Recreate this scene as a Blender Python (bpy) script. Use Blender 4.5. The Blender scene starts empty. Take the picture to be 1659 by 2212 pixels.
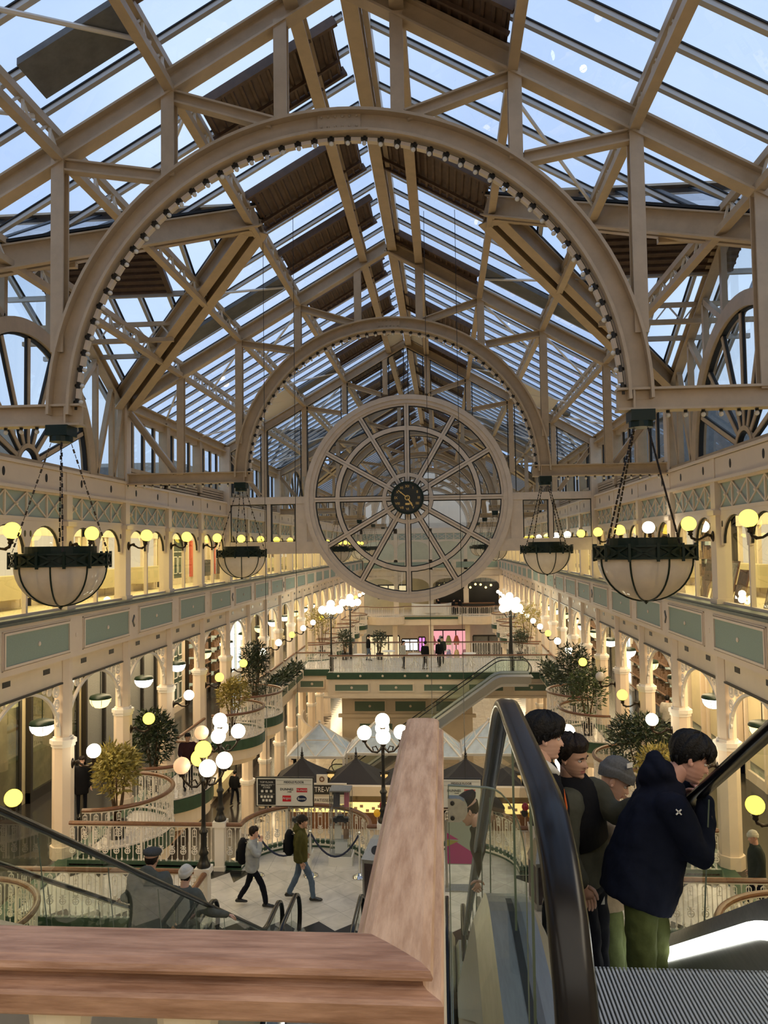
import bpy, bmesh, math, random
from mathutils import Vector, Matrix, Euler
sc = bpy.context.scene
col = sc.collection
R = random.Random(7)
PI = math.pi
V = Vector
sin, cos, rad = math.sin, math.cos, math.radians

# ---------------------------------------------------------------- camera
# the eye is the origin: X along the cross bridges, Y down the hall, Z up
cd = bpy.data.cameras.new('camera'); cam = bpy.data.objects.new('camera', cd); col.objects.link(cam)
cd.sensor_fit = 'HORIZONTAL'; cd.sensor_width = 36.0; cd.lens = 36.0 * 1698.2 / 1659.0
cd.clip_start = 0.05; cd.clip_end = 500
cam.matrix_world = Matrix.Rotation(.0745, 4, 'Z') @ Matrix.Rotation(PI / 2 + .0446, 4, 'X') @ Matrix.Rotation(-.0145, 4, 'Z')
sc.camera = cam

# ---------------------------------------------------------------- sky, exposure
W = bpy.data.worlds.new('sky'); sc.world = W; W.use_nodes = True
wn = W.node_tree; wn.nodes.clear()
wo = wn.nodes.new('ShaderNodeOutputWorld'); wb = wn.nodes.new('ShaderNodeBackground')
tc = wn.nodes.new('ShaderNodeTexCoord'); nz = wn.nodes.new('ShaderNodeTexNoise'); cr = wn.nodes.new('ShaderNodeValToRGB')
nz.inputs['Scale'].default_value = 2.2; nz.inputs['Detail'].default_value = 4
cr.color_ramp.elements[0].position = .35; cr.color_ramp.elements[0].color = (.36, .51, .82, 1)
cr.color_ramp.elements[1].position = .68; cr.color_ramp.elements[1].color = (.58, .72, .95, 1)
wn.links.new(tc.outputs['Generated'], nz.inputs['Vector']); wn.links.new(nz.outputs['Fac'], cr.inputs['Fac'])
wn.links.new(cr.outputs['Color'], wb.inputs['Color']); wn.links.new(wb.outputs[0], wo.inputs[0])
wb.inputs['Strength'].default_value = 1.15
sc.view_settings.view_transform = 'Standard'; sc.view_settings.look = 'None'
sc.view_settings.exposure = 0.14; sc.view_settings.gamma = 1.0; sc.view_settings.use_curve_mapping = False
cy = sc.cycles
cy.max_bounces = 7; cy.diffuse_bounces = 3; cy.glossy_bounces = 3; cy.transmission_bounces = 3; cy.transparent_max_bounces = 24
cy.caustics_reflective = False; cy.caustics_refractive = False; cy.sample_clamp_indirect = 3.0; cy.sample_clamp_direct = 0
cy.use_denoising = True
try: cy.denoiser = 'OPENIMAGEDENOISE'
except Exception: pass
cy.use_adaptive_sampling = True; cy.adaptive_threshold = .03

# ---------------------------------------------------------------- site constants (metres)
XC, HW = -1.463, 7.871            # centre line of the hall, half width
XL, XR = XC - HW, XC + HW
Y0, BAY, TB = 11.615, 3.6, 10.8   # first roof truss, column bay, truss bay
YEND = Y0 + 7 * TB
ZT, ZM, ZG = -1.6, -7.4, -13.2    # top, middle and ground floor
XS = 3.1                          # depth of the arcades
def YT(i): return Y0 + TB * i

def area(name, loc, sx, sy, power, c, rot=(0, 0, 0)):
    l = bpy.data.lights.new(name, 'AREA'); l.shape = 'RECTANGLE'; l.size = sx; l.size_y = sy; l.energy = power; l.color = c
    o = bpy.data.objects.new(name, l); o.location = loc; o.rotation_euler = rot; col.objects.link(o); return o
WARM = (1, .77, .46)
LT = dict(mid=2700, top=1800, grd=2400)
for sx in (-1, 1):
    x = XC + sx * (HW + 1.6)
    area('arcade_ceiling_light', (x, 46, -2.95), 1.2, 80, LT['mid'], WARM)
    area('gallery_ceiling_light', (x, 46, 1.30), 1.6, 80, LT['top'], (1, .86, .46))
    area('ground_ceiling_light', (x, 46, -8.75), 1.2, 80, LT['grd'], WARM)
area('viewer_fill_light', (-.8, -1.6, 3.0), 12, 3.5, 190, (1, .91, .78), (rad(32), 0, 0))  # unseen fill added behind the viewer to brighten the foreground
area('viewer_fill_light', (4.6, 1.2, 2.6), 1.4, 5, 120, (1, .86, .64), (0, rad(25), 0))  # second unseen fill, added to the right of the viewer

# ---------------------------------------------------------------- materials
MT = {}
def mat(name, c, rough=.5, metal=0, em=None, es=0, noise=0, nscale=8, bump=0, bscale=40, spec=.5, c2=None, stretch=None, coat=0, trans=0):
    m = bpy.data.materials.new(name); m.use_nodes = True; nt = m.node_tree; b = nt.nodes['Principled BSDF']
    b.inputs['Base Color'].default_value = (*c, 1); b.inputs['Roughness'].default_value = rough; b.inputs['Metallic'].default_value = metal
    b.inputs['Specular IOR Level'].default_value = spec
    if coat: b.inputs['Coat Weight'].default_value = coat; b.inputs['Coat Roughness'].default_value = .15
    if trans: b.inputs['Transmission Weight'].default_value = trans
    if em: b.inputs['Emission Color'].default_value = (*em, 1); b.inputs['Emission Strength'].default_value = es
    if noise or bump:
        g = nt.nodes.new('ShaderNodeNewGeometry'); src = g.outputs['Position']
        if stretch:
            mp = nt.nodes.new('ShaderNodeMapping'); mp.inputs['Scale'].default_value = stretch
            nt.links.new(src, mp.inputs['Vector']); src = mp.outputs[0]
    if noise:
        n = nt.nodes.new('ShaderNodeTexNoise'); n.inputs['Scale'].default_value = nscale; n.inputs['Detail'].default_value = 5; n.inputs['Roughness'].default_value = .65
        r = nt.nodes.new('ShaderNodeValToRGB'); d = c2 or tuple(x * (1 - noise) for x in c)
        r.color_ramp.elements[0].position = .36; r.color_ramp.elements[0].color = (*d, 1)
        r.color_ramp.elements[1].position = .62; r.color_ramp.elements[1].color = (*c, 1)
        nt.links.new(src, n.inputs['Vector']); nt.links.new(n.outputs['Fac'], r.inputs['Fac']); nt.links.new(r.outputs['Color'], b.inputs['Base Color'])
    if bump:
        n2 = nt.nodes.new('ShaderNodeTexNoise'); n2.inputs['Scale'].default_value = bscale; n2.inputs['Detail'].default_value = 3
        bp = nt.nodes.new('ShaderNodeBump'); bp.inputs['Strength'].default_value = bump; bp.inputs['Distance'].default_value = .02
        nt.links.new(src, n2.inputs['Vector']); nt.links.new(n2.outputs['Fac'], bp.inputs['Height']); nt.links.new(bp.outputs[0], b.inputs['Normal'])
    MT[name] = m; return m
def emit(name, c, s):
    m = bpy.data.materials.new(name); m.use_nodes = True; nt = m.node_tree; nt.nodes.clear()
    o = nt.nodes.new('ShaderNodeOutputMaterial'); e = nt.nodes.new('ShaderNodeEmission')
    e.inputs[0].default_value = (*c, 1); e.inputs[1].default_value = s; nt.links.new(e.outputs[0], o.inputs[0]); MT[name] = m; return m
def glass(name, tint, ior=1.5, rough=0.0, diffuse_film=0, gl=1.0, dc=(.5, .5, .5), vary=.6):
    """thin pane: clear with a Fresnel reflection and, if asked, a diffuse film: grime, bowl tint, a painted sky reflection"""
    m = bpy.data.materials.new(name); m.use_nodes = True; nt = m.node_tree; nt.nodes.clear()
    o = nt.nodes.new('ShaderNodeOutputMaterial'); t = nt.nodes.new('ShaderNodeBsdfTransparent'); g = nt.nodes.new('ShaderNodeBsdfGlossy')
    t.inputs[0].default_value = (*tint, 1); g.inputs[0].default_value = (gl, gl, gl, 1); g.inputs['Roughness'].default_value = rough
    f = nt.nodes.new('ShaderNodeFresnel')
    g0 = nt.nodes.new('ShaderNodeNewGeometry'); mi = nt.nodes.new('ShaderNodeMix'); mi.inputs[2].default_value = ior; mi.inputs[3].default_value = 1 / ior   # the same pane from either face
    nt.links.new(g0.outputs['Backfacing'], mi.inputs[0]); nt.links.new(mi.outputs[0], f.inputs[0])
    mx = nt.nodes.new('ShaderNodeMixShader'); nt.links.new(f.outputs[0], mx.inputs[0]); nt.links.new(t.outputs[0], mx.inputs[1]); nt.links.new(g.outputs[0], mx.inputs[2])
    out = mx.outputs[0]
    if diffuse_film:
        d = nt.nodes.new('ShaderNodeBsdfDiffuse'); d.inputs[0].default_value = (*dc, 1)
        ge = nt.nodes.new('ShaderNodeNewGeometry'); n = nt.nodes.new('ShaderNodeTexNoise'); n.inputs['Scale'].default_value = 3.0; n.inputs['Detail'].default_value = 6
        r = nt.nodes.new('ShaderNodeMapRange'); r.inputs['From Min'].default_value = .35; r.inputs['From Max'].default_value = .8; r.inputs['To Min'].default_value = diffuse_film * (1 - vary); r.inputs['To Max'].default_value = diffuse_film * (1 + vary)
        nt.links.new(ge.outputs['Position'], n.inputs['Vector']); nt.links.new(n.outputs['Fac'], r.inputs['Value'])
        m2 = nt.nodes.new('ShaderNodeMixShader'); nt.links.new(r.outputs[0], m2.inputs[0]); nt.links.new(out, m2.inputs[1]); nt.links.new(d.outputs[0], m2.inputs[2]); out = m2.outputs[0]
    nt.links.new(out, o.inputs[0]); MT[name] = m; return m

CREAM = mat('cream_steel', (.56, .42, .27), .42, noise=.14, nscale=3)
CREAM2 = mat('cream_plaster', (.80, .67, .51), .55, noise=.06, nscale=1.5)
PINK = mat('pale_pink_plaster', (.80, .66, .52), .55, noise=.05, nscale=1.2)
WHITE = mat('white_iron', (.82, .76, .68), .4)
MINT = mat('sage_green_panel', (.30, .38, .31), .6, noise=.08, nscale=30)
MINT2 = mat('pale_mint_panel', (.36, .43, .38), .6)
GPANEL = mat('mid_green_panel', (.13, .19, .135), .5)
GREEN = mat('bottle_green', (.035, .085, .05), .35, noise=.2, nscale=4)
DGREEN = mat('dark_green_iron', (.006, .018, .011), .4, spec=.3)
CREAM_LIT = mat('pale_cream_steel', (.72, .59, .45), .42, noise=.1, nscale=3)  # cream steel lightened: warm light from below put into the colour
SILL = mat('grey_green_lead_sill', (.10, .12, .105), .4, noise=.3, nscale=5)
BLACK = mat('black_iron', (.014, .013, .012), .35)
GASKET = mat('black_gasket', (.01, .01, .01), .6)
BRONZE = mat('dark_bronze', (.03, .02, .014), .32, metal=.6)
BROWN = mat('brown_ribbed_sheet', (.13, .075, .045), .55, noise=.3, nscale=6)
GREYBAR = mat('grey_aluminium_bar', (.52, .48, .43), .35, metal=.25)
BLIND = mat('grey_blind_box', (.16, .16, .155), .5, noise=.3, nscale=4)
WOOD = mat('brown_wood_handrail', (.20, .085, .035), .35, noise=.3, nscale=18)
WOOD2 = mat('worn_oak_rail', (.42, .255, .185), .45, noise=.35, nscale=60, c2=(.235, .125, .082), bump=.12, bscale=160, stretch=(.12, 1, 1))
WOOD3 = mat('worn_oak_rail_lengthways', (.56, .385, .27), .48, noise=.35, nscale=60, c2=(.38, .235, .15), bump=.12, bscale=160, stretch=(1, .12, 1))
STEEL = mat('brushed_steel', (.42, .42, .40), .42, metal=1, noise=.15, nscale=60, stretch=(1, .1, 1))
CHROME = mat('polished_steel', (.7, .7, .68), .12, metal=1)
RUBBER = mat('black_rubber_handrail', (.006, .006, .007), .25, spec=.3)
RUBBER2 = mat('black_rubber_strip', (.01, .01, .01), .5)
STEP = mat('escalator_step_metal', (.55, .55, .53), .38, metal=.6)
STEPD = mat('escalator_groove', (.015, .015, .016), .5)
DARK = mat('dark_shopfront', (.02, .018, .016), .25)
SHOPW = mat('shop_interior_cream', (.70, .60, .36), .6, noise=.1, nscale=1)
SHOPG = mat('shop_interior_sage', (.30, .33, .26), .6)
WALLB = mat('pale_building_wall', (.45, .42, .37), .8, noise=.12, nscale=1)
GROOF = glass('roof_glass', (.95, .97, .99), 1.35, diffuse_film=.02, dc=(.55, .6, .66))
GWIN = glass('gallery_window_glass', (.93, .95, .90), 1.5)
GWHEEL = glass('wheel_window_glass', (.80, .83, .83), 1.55, diffuse_film=.02)
GESC = glass('escalator_glass', (.86, .93, .88), 1.5)
GCASE = glass('case_glass', (.93, .95, .95), 1.45)
GPYR = glass('pyramid_glass', (.55, .68, .80), 1.9, diffuse_film=.72, dc=(.78, .89, .97), vary=.15)  # sky reflection painted in as a pale blue diffuse film
BOWLG = glass('smoked_bowl_glass', (.80, .70, .58), 1.6, diffuse_film=.72, dc=(.92, .82, .68), vary=.12)
EDGE = mat('green_glass_edge', (.13, .16, .12), .3)
LW = emit('globe_white', (1, .90, .64), 11.0)
LY = emit('globe_yellow', (1, .74, .08), 3.4)
LP = mat('globe_faint_glow_peach', (.85, .58, .38), .3, em=(1, .6, .32), es=.55)  # switched-off globe with a faint peach glow put into its material
LO = mat('opal_globe_off', (.62, .57, .50), .25)
LB = emit('opal_bowl_lit', (1, .95, .78), 5.0)
LBY = emit('opal_bowl_yellow', (1, .80, .32), 2.2)
STRIP = emit('skirt_light_tube', (1, 1, .92), 3.2)
BULB = mat('frosted_bulb', (.78, .74, .66), .2)
SKIN = mat('skin', (.62, .37, .27), .45)
MARB = None
def tilemat(name, c1, c2, size, rot, dark, edges, tri, w, rough=.18):
    """marble tiles; near each listed edge (axis, value, side) a black border with a saw-tooth inner line"""
    m = bpy.data.materials.new(name); m.use_nodes = True; nt = m.node_tree; b = nt.nodes['Principled BSDF']; N = nt.nodes.new; L = nt.links.new
    b.inputs['Roughness'].default_value = rough
    g = N('ShaderNodeNewGeometry'); mp = N('ShaderNodeMapping'); mp.inputs['Rotation'].default_value = (0, 0, rot); mp.inputs['Scale'].default_value = (1 / size,) * 3
    L(g.outputs['Position'], mp.inputs['Vector'])
    br = N('ShaderNodeTexBrick'); br.offset = 0; br.inputs['Scale'].default_value = 1; br.inputs['Brick Width'].default_value = 1; br.inputs['Row Height'].default_value = 1
    br.inputs['Mortar Size'].default_value = .008; br.inputs['Color1'].default_value = (*c1, 1); br.inputs['Color2'].default_value = (*c2, 1); br.inputs['Mortar'].default_value = tuple(x * .55 for x in c1) + (1,)
    L(mp.outputs[0], br.inputs['Vector'])
    n = N('ShaderNodeTexNoise'); n.inputs['Scale'].default_value = 2.5; n.inputs['Detail'].default_value = 8; n.inputs['Distortion'].default_value = 1.2; L(g.outputs['Position'], n.inputs['Vector'])
    mr = N('ShaderNodeMapRange'); mr.inputs['From Min'].default_value = .3; mr.inputs['From Max'].default_value = .7; mr.inputs['To Min'].default_value = .80; mr.inputs['To Max'].default_value = 1.06; L(n.outputs['Fac'], mr.inputs['Value'])
    mu = N('ShaderNodeMix'); mu.data_type = 'RGBA'; mu.blend_type = 'MULTIPLY'; mu.inputs[0].default_value = 1
    L(br.outputs['Color'], mu.inputs[6]); L(mr.outputs[0], mu.inputs[7]); colr = mu.outputs[2]
    sep = N('ShaderNodeSeparateXYZ'); L(g.outputs['Position'], sep.inputs[0])
    def M(op, a, b_=None):
        k = N('ShaderNodeMath'); k.operation = op
        for i, q in enumerate((a, b_)):
            if q is None: continue
            if isinstance(q, (int, float)): k.inputs[i].default_value = q
            else: L(q, k.inputs[i])
        return k.outputs[0]
    acc = None
    for ax, val, side in edges:
        p = sep.outputs[0 if ax == 'x' else 1]; q = sep.outputs[1 if ax == 'x' else 0]
        dist = M('MULTIPLY', M('SUBTRACT', p, val), side)
        saw = M('MULTIPLY', M('PINGPONG', q, tri), 1.0)
        f = M('LESS_THAN', dist, M('ADD', saw, w))
        acc = f if acc is None else M('MAXIMUM', acc, f)
    if acc is not None:
        m3 = N('ShaderNodeMix'); m3.data_type = 'RGBA'; L(acc, m3.inputs[0]); L(colr, m3.inputs[6]); m3.inputs[7].default_value = (*dark, 1); colr = m3.outputs[2]
    L(colr, b.inputs['Base Color']); MT[name] = m; return m
TILEM = tilemat('middle_floor_tiles', (.74, .68, .58), (.68, .61, .51), .62, 0, (.02, .018, .016),
                [('x', XL - XS, 1), ('x', XR + XS, -1), ('x', XL + .35, -1), ('x', XR - .35, 1)], .36, .1)
TILEG = tilemat('ground_floor_tiles', (.72, .64, .50), (.66, .57, .43), .75, 0, (.025, .02, .018),
                [('x', XL - .2, 1), ('x', XR + .2, -1)], .42, .25)
TILEB = tilemat('bridge_floor_tiles', (.66, .62, .57), (.60, .56, .51), .52, PI / 4, (.016, .015, .014), [('y', 15.0, 1)], .37, .42, .25)

# ---------------------------------------------------------------- mesh builder
KIDS = {}
def kid(p, c): KIDS.setdefault(p.name, []).append(c); c.parent = p; return c
class MB:
    def __init__(s): s.v = []; s.f = []; s.m = []; s.cur = 0; s.sm = []; s.smooth = False
    def add(s, vs, fs):
        o = len(s.v); s.v += [tuple(p) for p in vs]
        for f in fs: s.f.append(tuple(i + o for i in f)); s.m.append(s.cur); s.sm.append(s.smooth)
    def box(s, c, d, M=None):
        x, y, z = (k / 2 for k in d); c = V(c)
        vs = [V((a * x, b * y, e * z)) for a in (-1, 1) for b in (-1, 1) for e in (-1, 1)]
        if M is not None: vs = [M @ p for p in vs]
        s.add([p + c for p in vs], [(0, 1, 3, 2), (4, 6, 7, 5), (0, 4, 5, 1), (2, 3, 7, 6), (0, 2, 6, 4), (1, 5, 7, 3)])
    def bb(s, a, b):
        s.box([(p + q) / 2 for p, q in zip(a, b)], [abs(q - p) for p, q in zip(a, b)])
    def frame(s, p0, p1, up):
        p0, p1 = V(p0), V(p1); d = (p1 - p0).normalized(); u = V(up); u = (u - d * u.dot(d))
        if u.length < 1e-5: u = V((1, 0, 0)) - d * d.x
        u.normalize(); return p0, p1, d, u, d.cross(u)
    def bar(s, p0, p1, w, h, up=(0, 0, 1)):
        p0, p1, d, u, r = s.frame(p0, p1, up)
        s.prism([p0, p1], [(-w / 2, -h / 2), (w / 2, -h / 2), (w / 2, h / 2), (-w / 2, h / 2)], up)
    def ibeam(s, p0, p1, w, h, up=(0, 0, 1), tf=.03, tw=.03):
        s.prism([V(p0), V(p1)], iprof(w, h, tf, tw), up)
    def prism(s, path, prof, up=(0, 0, 1), closed=False, cap=True, ups=None, scales=None):
        """sweep a closed 2-D profile (right, up) along a path with mitred joints"""
        path = [V(p) for p in path]; n = len(path); rings = []; k = len(prof)
        for i, p in enumerate(path):
            if closed: d1 = (p - path[i - 1]).normalized(); d2 = (path[(i + 1) % n] - p).normalized()
            else:
                d1 = (p - path[i - 1]).normalized() if i else None; d2 = (path[i + 1] - p).normalized() if i < n - 1 else None
                d1 = d1 or d2; d2 = d2 or d1
            t = (d1 + d2)
            if t.length < 1e-6: t = d1.copy()
            t.normalize(); u = V(ups[i] if ups else up); u = u - t * u.dot(t)
            if u.length < 1e-5: u = V((0, 1, 0)) - t * t.y
            u.normalize(); r = t.cross(u); ch = max(.35, d1.dot(t))
            side = (d2 - d1); mr = 1.0; mu = 1.0
            if side.length > 1e-4:
                side.normalize(); mr = 1 + (1 / ch - 1) * abs(side.dot(r)); mu = 1 + (1 / ch - 1) * abs(side.dot(u))
            q = scales[i] if scales else 1
            rings.append([p + r * (a * mr * q) + u * (b * mu * q) for a, b in prof])
        vs = [p for g in rings for p in g]; fs = []
        for i in range(n if closed else n - 1):
            a, b = i * k, ((i + 1) % n) * k
            for j in range(k): j2 = (j + 1) % k; fs.append((a + j, a + j2, b + j2, b + j))
        if cap and not closed: fs.append(tuple(range(k - 1, -1, -1))); fs.append(tuple((n - 1) * k + j for j in range(k)))
        s.add(vs, fs)
    def tube(s, path, r, n=8, closed=False):
        if isinstance(r, (int, float)): sc_ = None; rr = r
        else: sc_ = list(r); rr = 1
        P_ = [V(p) for p in path]; ups = []; u = None
        for i in range(len(P_)):                      # carry the frame along so that the tube never twists
            d = (P_[min(i + 1, len(P_) - 1)] - P_[max(i - 1, 0)]).normalized()
            if u is None: u = V((0, 0, 1)) if abs(d.z) < .8 else V((1, 0, 0))
            u = u - d * u.dot(d)
            if u.length < 1e-4: u = V((0, 1, 0)) - d * d.y
            u = u.normalized(); ups.append(u)
        s.prism(P_, [(rr * cos(2 * PI * j / n), rr * sin(2 * PI * j / n)) for j in range(n)], None, closed, True, ups, sc_)
    def lathe(s, prof, n=16, c=(0, 0, 0), a0=0, a1=2 * PI):
        full = abs(a1 - a0 - 2 * PI) < 1e-6; m = n if full else n + 1; c = V(c); vs = []; fs = []
        for r, z in prof:
            for j in range(m):
                a = a0 + (a1 - a0) * j / n; vs.append(c + V((r * cos(a), r * sin(a), z)))
        for i in range(len(prof) - 1):
            for j in range(n):
                j2 = (j + 1) % m; fs.append((i * m + j, i * m + j2, (i + 1) * m + j2, (i + 1) * m + j))
        s.add(vs, fs)
    def ball(s, c, r, n=16, k=10, sz=(1, 1, 1)):
        c = V(c); vs = [c + V((0, 0, -r * sz[2]))]; fs = []
        for i in range(1, k):
            t = PI * i / k
            for j in range(n): a = 2 * PI * j / n; vs.append(c + V((r * sz[0] * sin(t) * cos(a), r * sz[1] * sin(t) * sin(a), -r * sz[2] * cos(t))))
        vs.append(c + V((0, 0, r * sz[2])))
        for j in range(n): fs.append((0, 1 + (j + 1) % n, 1 + j)); fs.append((len(vs) - 1, len(vs) - 1 - n + j, len(vs) - 1 - n + (j + 1) % n))
        for i in range(k - 2):
            for j in range(n): a = 1 + i * n; b = a + n; j2 = (j + 1) % n; fs.append((a + j, a + j2, b + j2, b + j))
        s.add(vs, fs)
    def poly(s, pts, ext):
        """flat polygon extruded by a vector"""
        pts = [V(p) for p in pts]; e = V(ext); n = len(pts)
        s.add(pts + [p + e for p in pts], [tuple(range(n - 1, -1, -1)), tuple(range(n, 2 * n))] + [(i, (i + 1) % n, n + (i + 1) % n, n + i) for i in range(n)])
    def quad(s, a, b, c, d): s.add([a, b, c, d], [(0, 1, 2, 3)])
    def ring(s, c, r0, r1, y0, y1, n=48, a0=0, a1=2 * PI, plane='xz'):
        """annular slab: r0..r1, thickness y0..y1, lying in the x-z plane (axis Y), y-z (axis X) or x-y (axis Z)"""
        full = abs(a1 - a0 - 2 * PI) < 1e-6; m = n if full else n + 1; c = V(c); vs = []
        def P(r, a, y):
            p, q = r * cos(a), r * sin(a)
            return c + (V((p, y, q)) if plane == 'xz' else V((y, p, q)) if plane == 'yz' else V((p, q, y)))
        for j in range(m):
            a = a0 + (a1 - a0) * j / n
            vs += [P(r0, a, y0), P(r1, a, y0), P(r1, a, y1), P(r0, a, y1)]
        fs = []
        for j in range(n):
            p = j * 4; q = ((j + 1) % m) * 4
            for k in range(4): fs.append((p + k, p + (k + 1) % 4, q + (k + 1) % 4, q + k))
        if not full: fs += [(0, 1, 2, 3), (4 * n + 3, 4 * n + 2, 4 * n + 1, 4 * n)]
        s.add(vs, fs)
    def mesh(s, name, mats, off=None):
        me = bpy.data.meshes.new(name)
        vs = s.v if off is None else [(x - off[0], y - off[1], z - off[2]) for x, y, z in s.v]
        me.from_pydata(vs, [], s.f); 
        for m in (mats if isinstance(mats, (list, tuple)) else [mats]): me.materials.append(m)
        me.polygons.foreach_set('material_index', s.m); me.polygons.foreach_set('use_smooth', s.sm)
        bm = bmesh.new(); bm.from_mesh(me); bmesh.ops.recalc_face_normals(bm, faces=bm.faces); bm.to_mesh(me); bm.free()
        me.update(); return me
    def build(s, name, mats, parent=None, loc=None, world=True):
        """one mesh object; with a parent the vertices were written in world space (world) or in the parent's own space"""
        off = None
        if parent is not None and world: off = wloc(parent)
        elif loc is not None and world: off = loc
        o = bpy.data.objects.new(name, s.mesh(name, mats, off)); col.objects.link(o)
        if parent is not None: kid(parent, o)
        if loc is not None: o.location = loc
        return o
def wloc(o):
    p = V(o.location)
    while o.parent: o = o.parent; p += V(o.location)
    return p
def iprof(w, h, tf=.03, tw=.03):
    w /= 2; h /= 2; t = tw / 2
    return [(-w, -h), (w, -h), (w, -h + tf), (t, -h + tf), (t, h - tf), (w, h - tf), (w, h), (-w, h), (-w, h - tf), (-t, h - tf), (-t, -h + tf), (-w, -h + tf)]
def tag(o, label=None, cat=None, group=None, kind=None):
    if label: o['label'] = label
    if cat: o['category'] = cat; kind = kind or 'thing'
    if group: o['group'] = group
    if kind: o['kind'] = kind
    return o
def thing(name, label, cat, loc=(0, 0, 0), rz=0, group=None):
    o = bpy.data.objects.new(name, None); o.empty_display_size = .1; col.objects.link(o); o.location = loc; o.rotation_euler = (0, 0, rz)
    return tag(o, label, cat, group)
NUM = {}
def struct(name, mb, m, label=None, cat=None):
    h = name.split('_')[0]
    if h in ('trim', 'window'): NUM[h] = NUM.get(h, 0) + 1; name = f'{h}_{NUM[h]}'
    elif h in ('floor', 'ceiling'): name = h
    elif h == 'wall' and name.split('_')[-1] in ('left', 'right'): name = 'wall_' + name.split('_')[-1]
    o = mb.build(name, m); return tag(o, label, cat, None, 'structure')
def link(name, me, parent, loc=(0, 0, 0), rot=(0, 0, 0)):
    o = bpy.data.objects.new(name, me); col.objects.link(o); kid(parent, o); o.location = loc; o.rotation_euler = rot; return o
def copy_tree(o, parent=None):
    c = o.copy(); col.objects.link(c)
    c.parent = None
    if parent is not None: kid(parent, c)
    for ch in list(KIDS.get(o.name, ())): copy_tree(ch, c)
    return c
ORD = ['first', 'second', 'third', 'fourth', 'fifth', 'sixth', 'seventh', 'eighth', 'ninth', 'tenth', 'eleventh', 'twelfth', 'thirteenth', 'fourteenth',
       'fifteenth', 'sixteenth', 'seventeenth', 'eighteenth', 'nineteenth', 'twentieth', 'twenty-first', 'twenty-second', 'twenty-third', 'twenty-fourth',
       'twenty-fifth', 'twenty-sixth', 'twenty-seventh', 'twenty-eighth', 'twenty-ninth', 'thirtieth']
SIDE = {-1: 'left', 1: 'right'}
# ================================================================ roof
SL = .5707
def zr(dx): return 8.70 - SL * abs(dx)      # centre line of the rafters
def zg(dx): return 9.18 - SL * abs(dx)      # glass
NODES = (.889, 2.647, 4.394, 6.14)
DXE = 8.2
VAPX = 2.65
TRANS = (0, 3)                               # truss bays with a cross gable
def dxend(y, i):
    if i not in TRANS: return DXE
    ym = YT(i) + TB / 2
    return VAPX + (DXE - VAPX) * abs(y - ym) / (TB / 2)
bays = list(range(-1, 7))
for i in bays:
    ya, yb = YT(i), YT(i + 1); ym = (ya + yb) / 2
    for s in (-1, 1):
        P = lambda dx, y, dz=0: (XC + s * dx, y, zg(dx) + dz)
        m = MB()
        if i in TRANS:
            m.add([P(0, ya), P(0, yb), P(DXE, yb), P(VAPX, ym), P(DXE, ya)], [(0, 4, 3), (0, 3, 1), (1, 3, 2)])
        else: m.quad(P(0, ya), P(0, yb), P(DXE, yb), P(DXE, ya))
        ce = struct('ceiling', m, GROOF)
        g = MB(); k = MB()
        n = round(TB / .9)
        for j in range(n):
            y = ya + (j + .5) * TB / n; e = dxend(y, i)
            g.bar(P(.1, y, -.06), P(e, y, -.06), .09, .07); k.bar(P(.1, y, -.01), P(e, y, -.01), .135, .02)
        g.build('glazing_bar', GREYBAR, ce); k.build('gasket', GASKET, ce)
        # ribbed opening vents beside the ridge, one in each column bay
        if i <= 4:
            vb = MB()
            for b0, b1 in (((1.2, 2.5), (4.6, 6.2), (7.9, 9.2)) if s < 0 else ((4.5, 6.1), (10.0, 10.85))):
                y0 = ya + b0; y1 = ya + b1
                vb.quad(P(.25, y0, -.2), P(.25, y1, -.2), P(2.55, y1, -.2), P(2.55, y0, -.2))
                for q in range(15):
                    d = .3 + q * .155
                    vb.bar(P(d, y0, -.22), P(d, y1, -.22), .05, .05)
                vb.bar(P(.2, y0 - .05, -.2), P(2.6, y0 - .05, -.2), .08, .16); vb.bar(P(.2, y1 + .05, -.2), P(2.6, y1 + .05, -.2), .08, .16)
                vb.bar(P(.25, y1 - .45, -.3), P(2.55, y1 - .45, -.3), .05, .06)
            vb.build('vent_panel', BROWN, ce)
        # grey rolled blinds just ahead of each truss
        if i < 0 and s > 0: continue
        bl = MB(); y0 = yb - 1.7; eb = 4.15 if i < 0 else 6.6
        e0, e1 = min(eb, dxend(y0, i)), min(eb, dxend(y0 + .8, i))
        bl.add([P(2.75, y0, -.16), P(2.75, y0 + .8, -.16), P(e1, y0 + .8, -.16), P(e0, y0, -.16), P(2.75, y0, -.26), P(2.75, y0 + .8, -.26), P(e1, y0 + .8, -.26), P(e0, y0, -.26)],
               [(0, 1, 2, 3), (7, 6, 5, 4), (0, 4, 5, 1), (1, 5, 6, 2), (2, 6, 7, 3), (3, 7, 4, 0)])
        bl.build('blind_box', BLIND, ce)
        # bracing rods
        rd = MB()
        if i <= 3:
            for (d0, d1) in ((2.647, 4.394), (4.394, 6.14)):
                for (u, v) in ((.9, 3.2), (10.0, 7.4)):
                    if dxend(ya + u, i) > d1 and dxend(ya + v, i) > d1 + .3: rd.tube([P(d0, ya + u, -.3), P(d1, ya + v, -.3)], .035, 6)
            if i not in TRANS:
                rd.tube([P(6.14, ya + .4, -.3), P(7.8, ya + 3.4, -.3)], .035, 6); rd.tube([P(6.14, yb - .4, -.3), P(7.8, yb - 3.4, -.3)], .035, 6)
            if rd.v: rd.build('bracing_rod', WHITE, ce)

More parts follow.
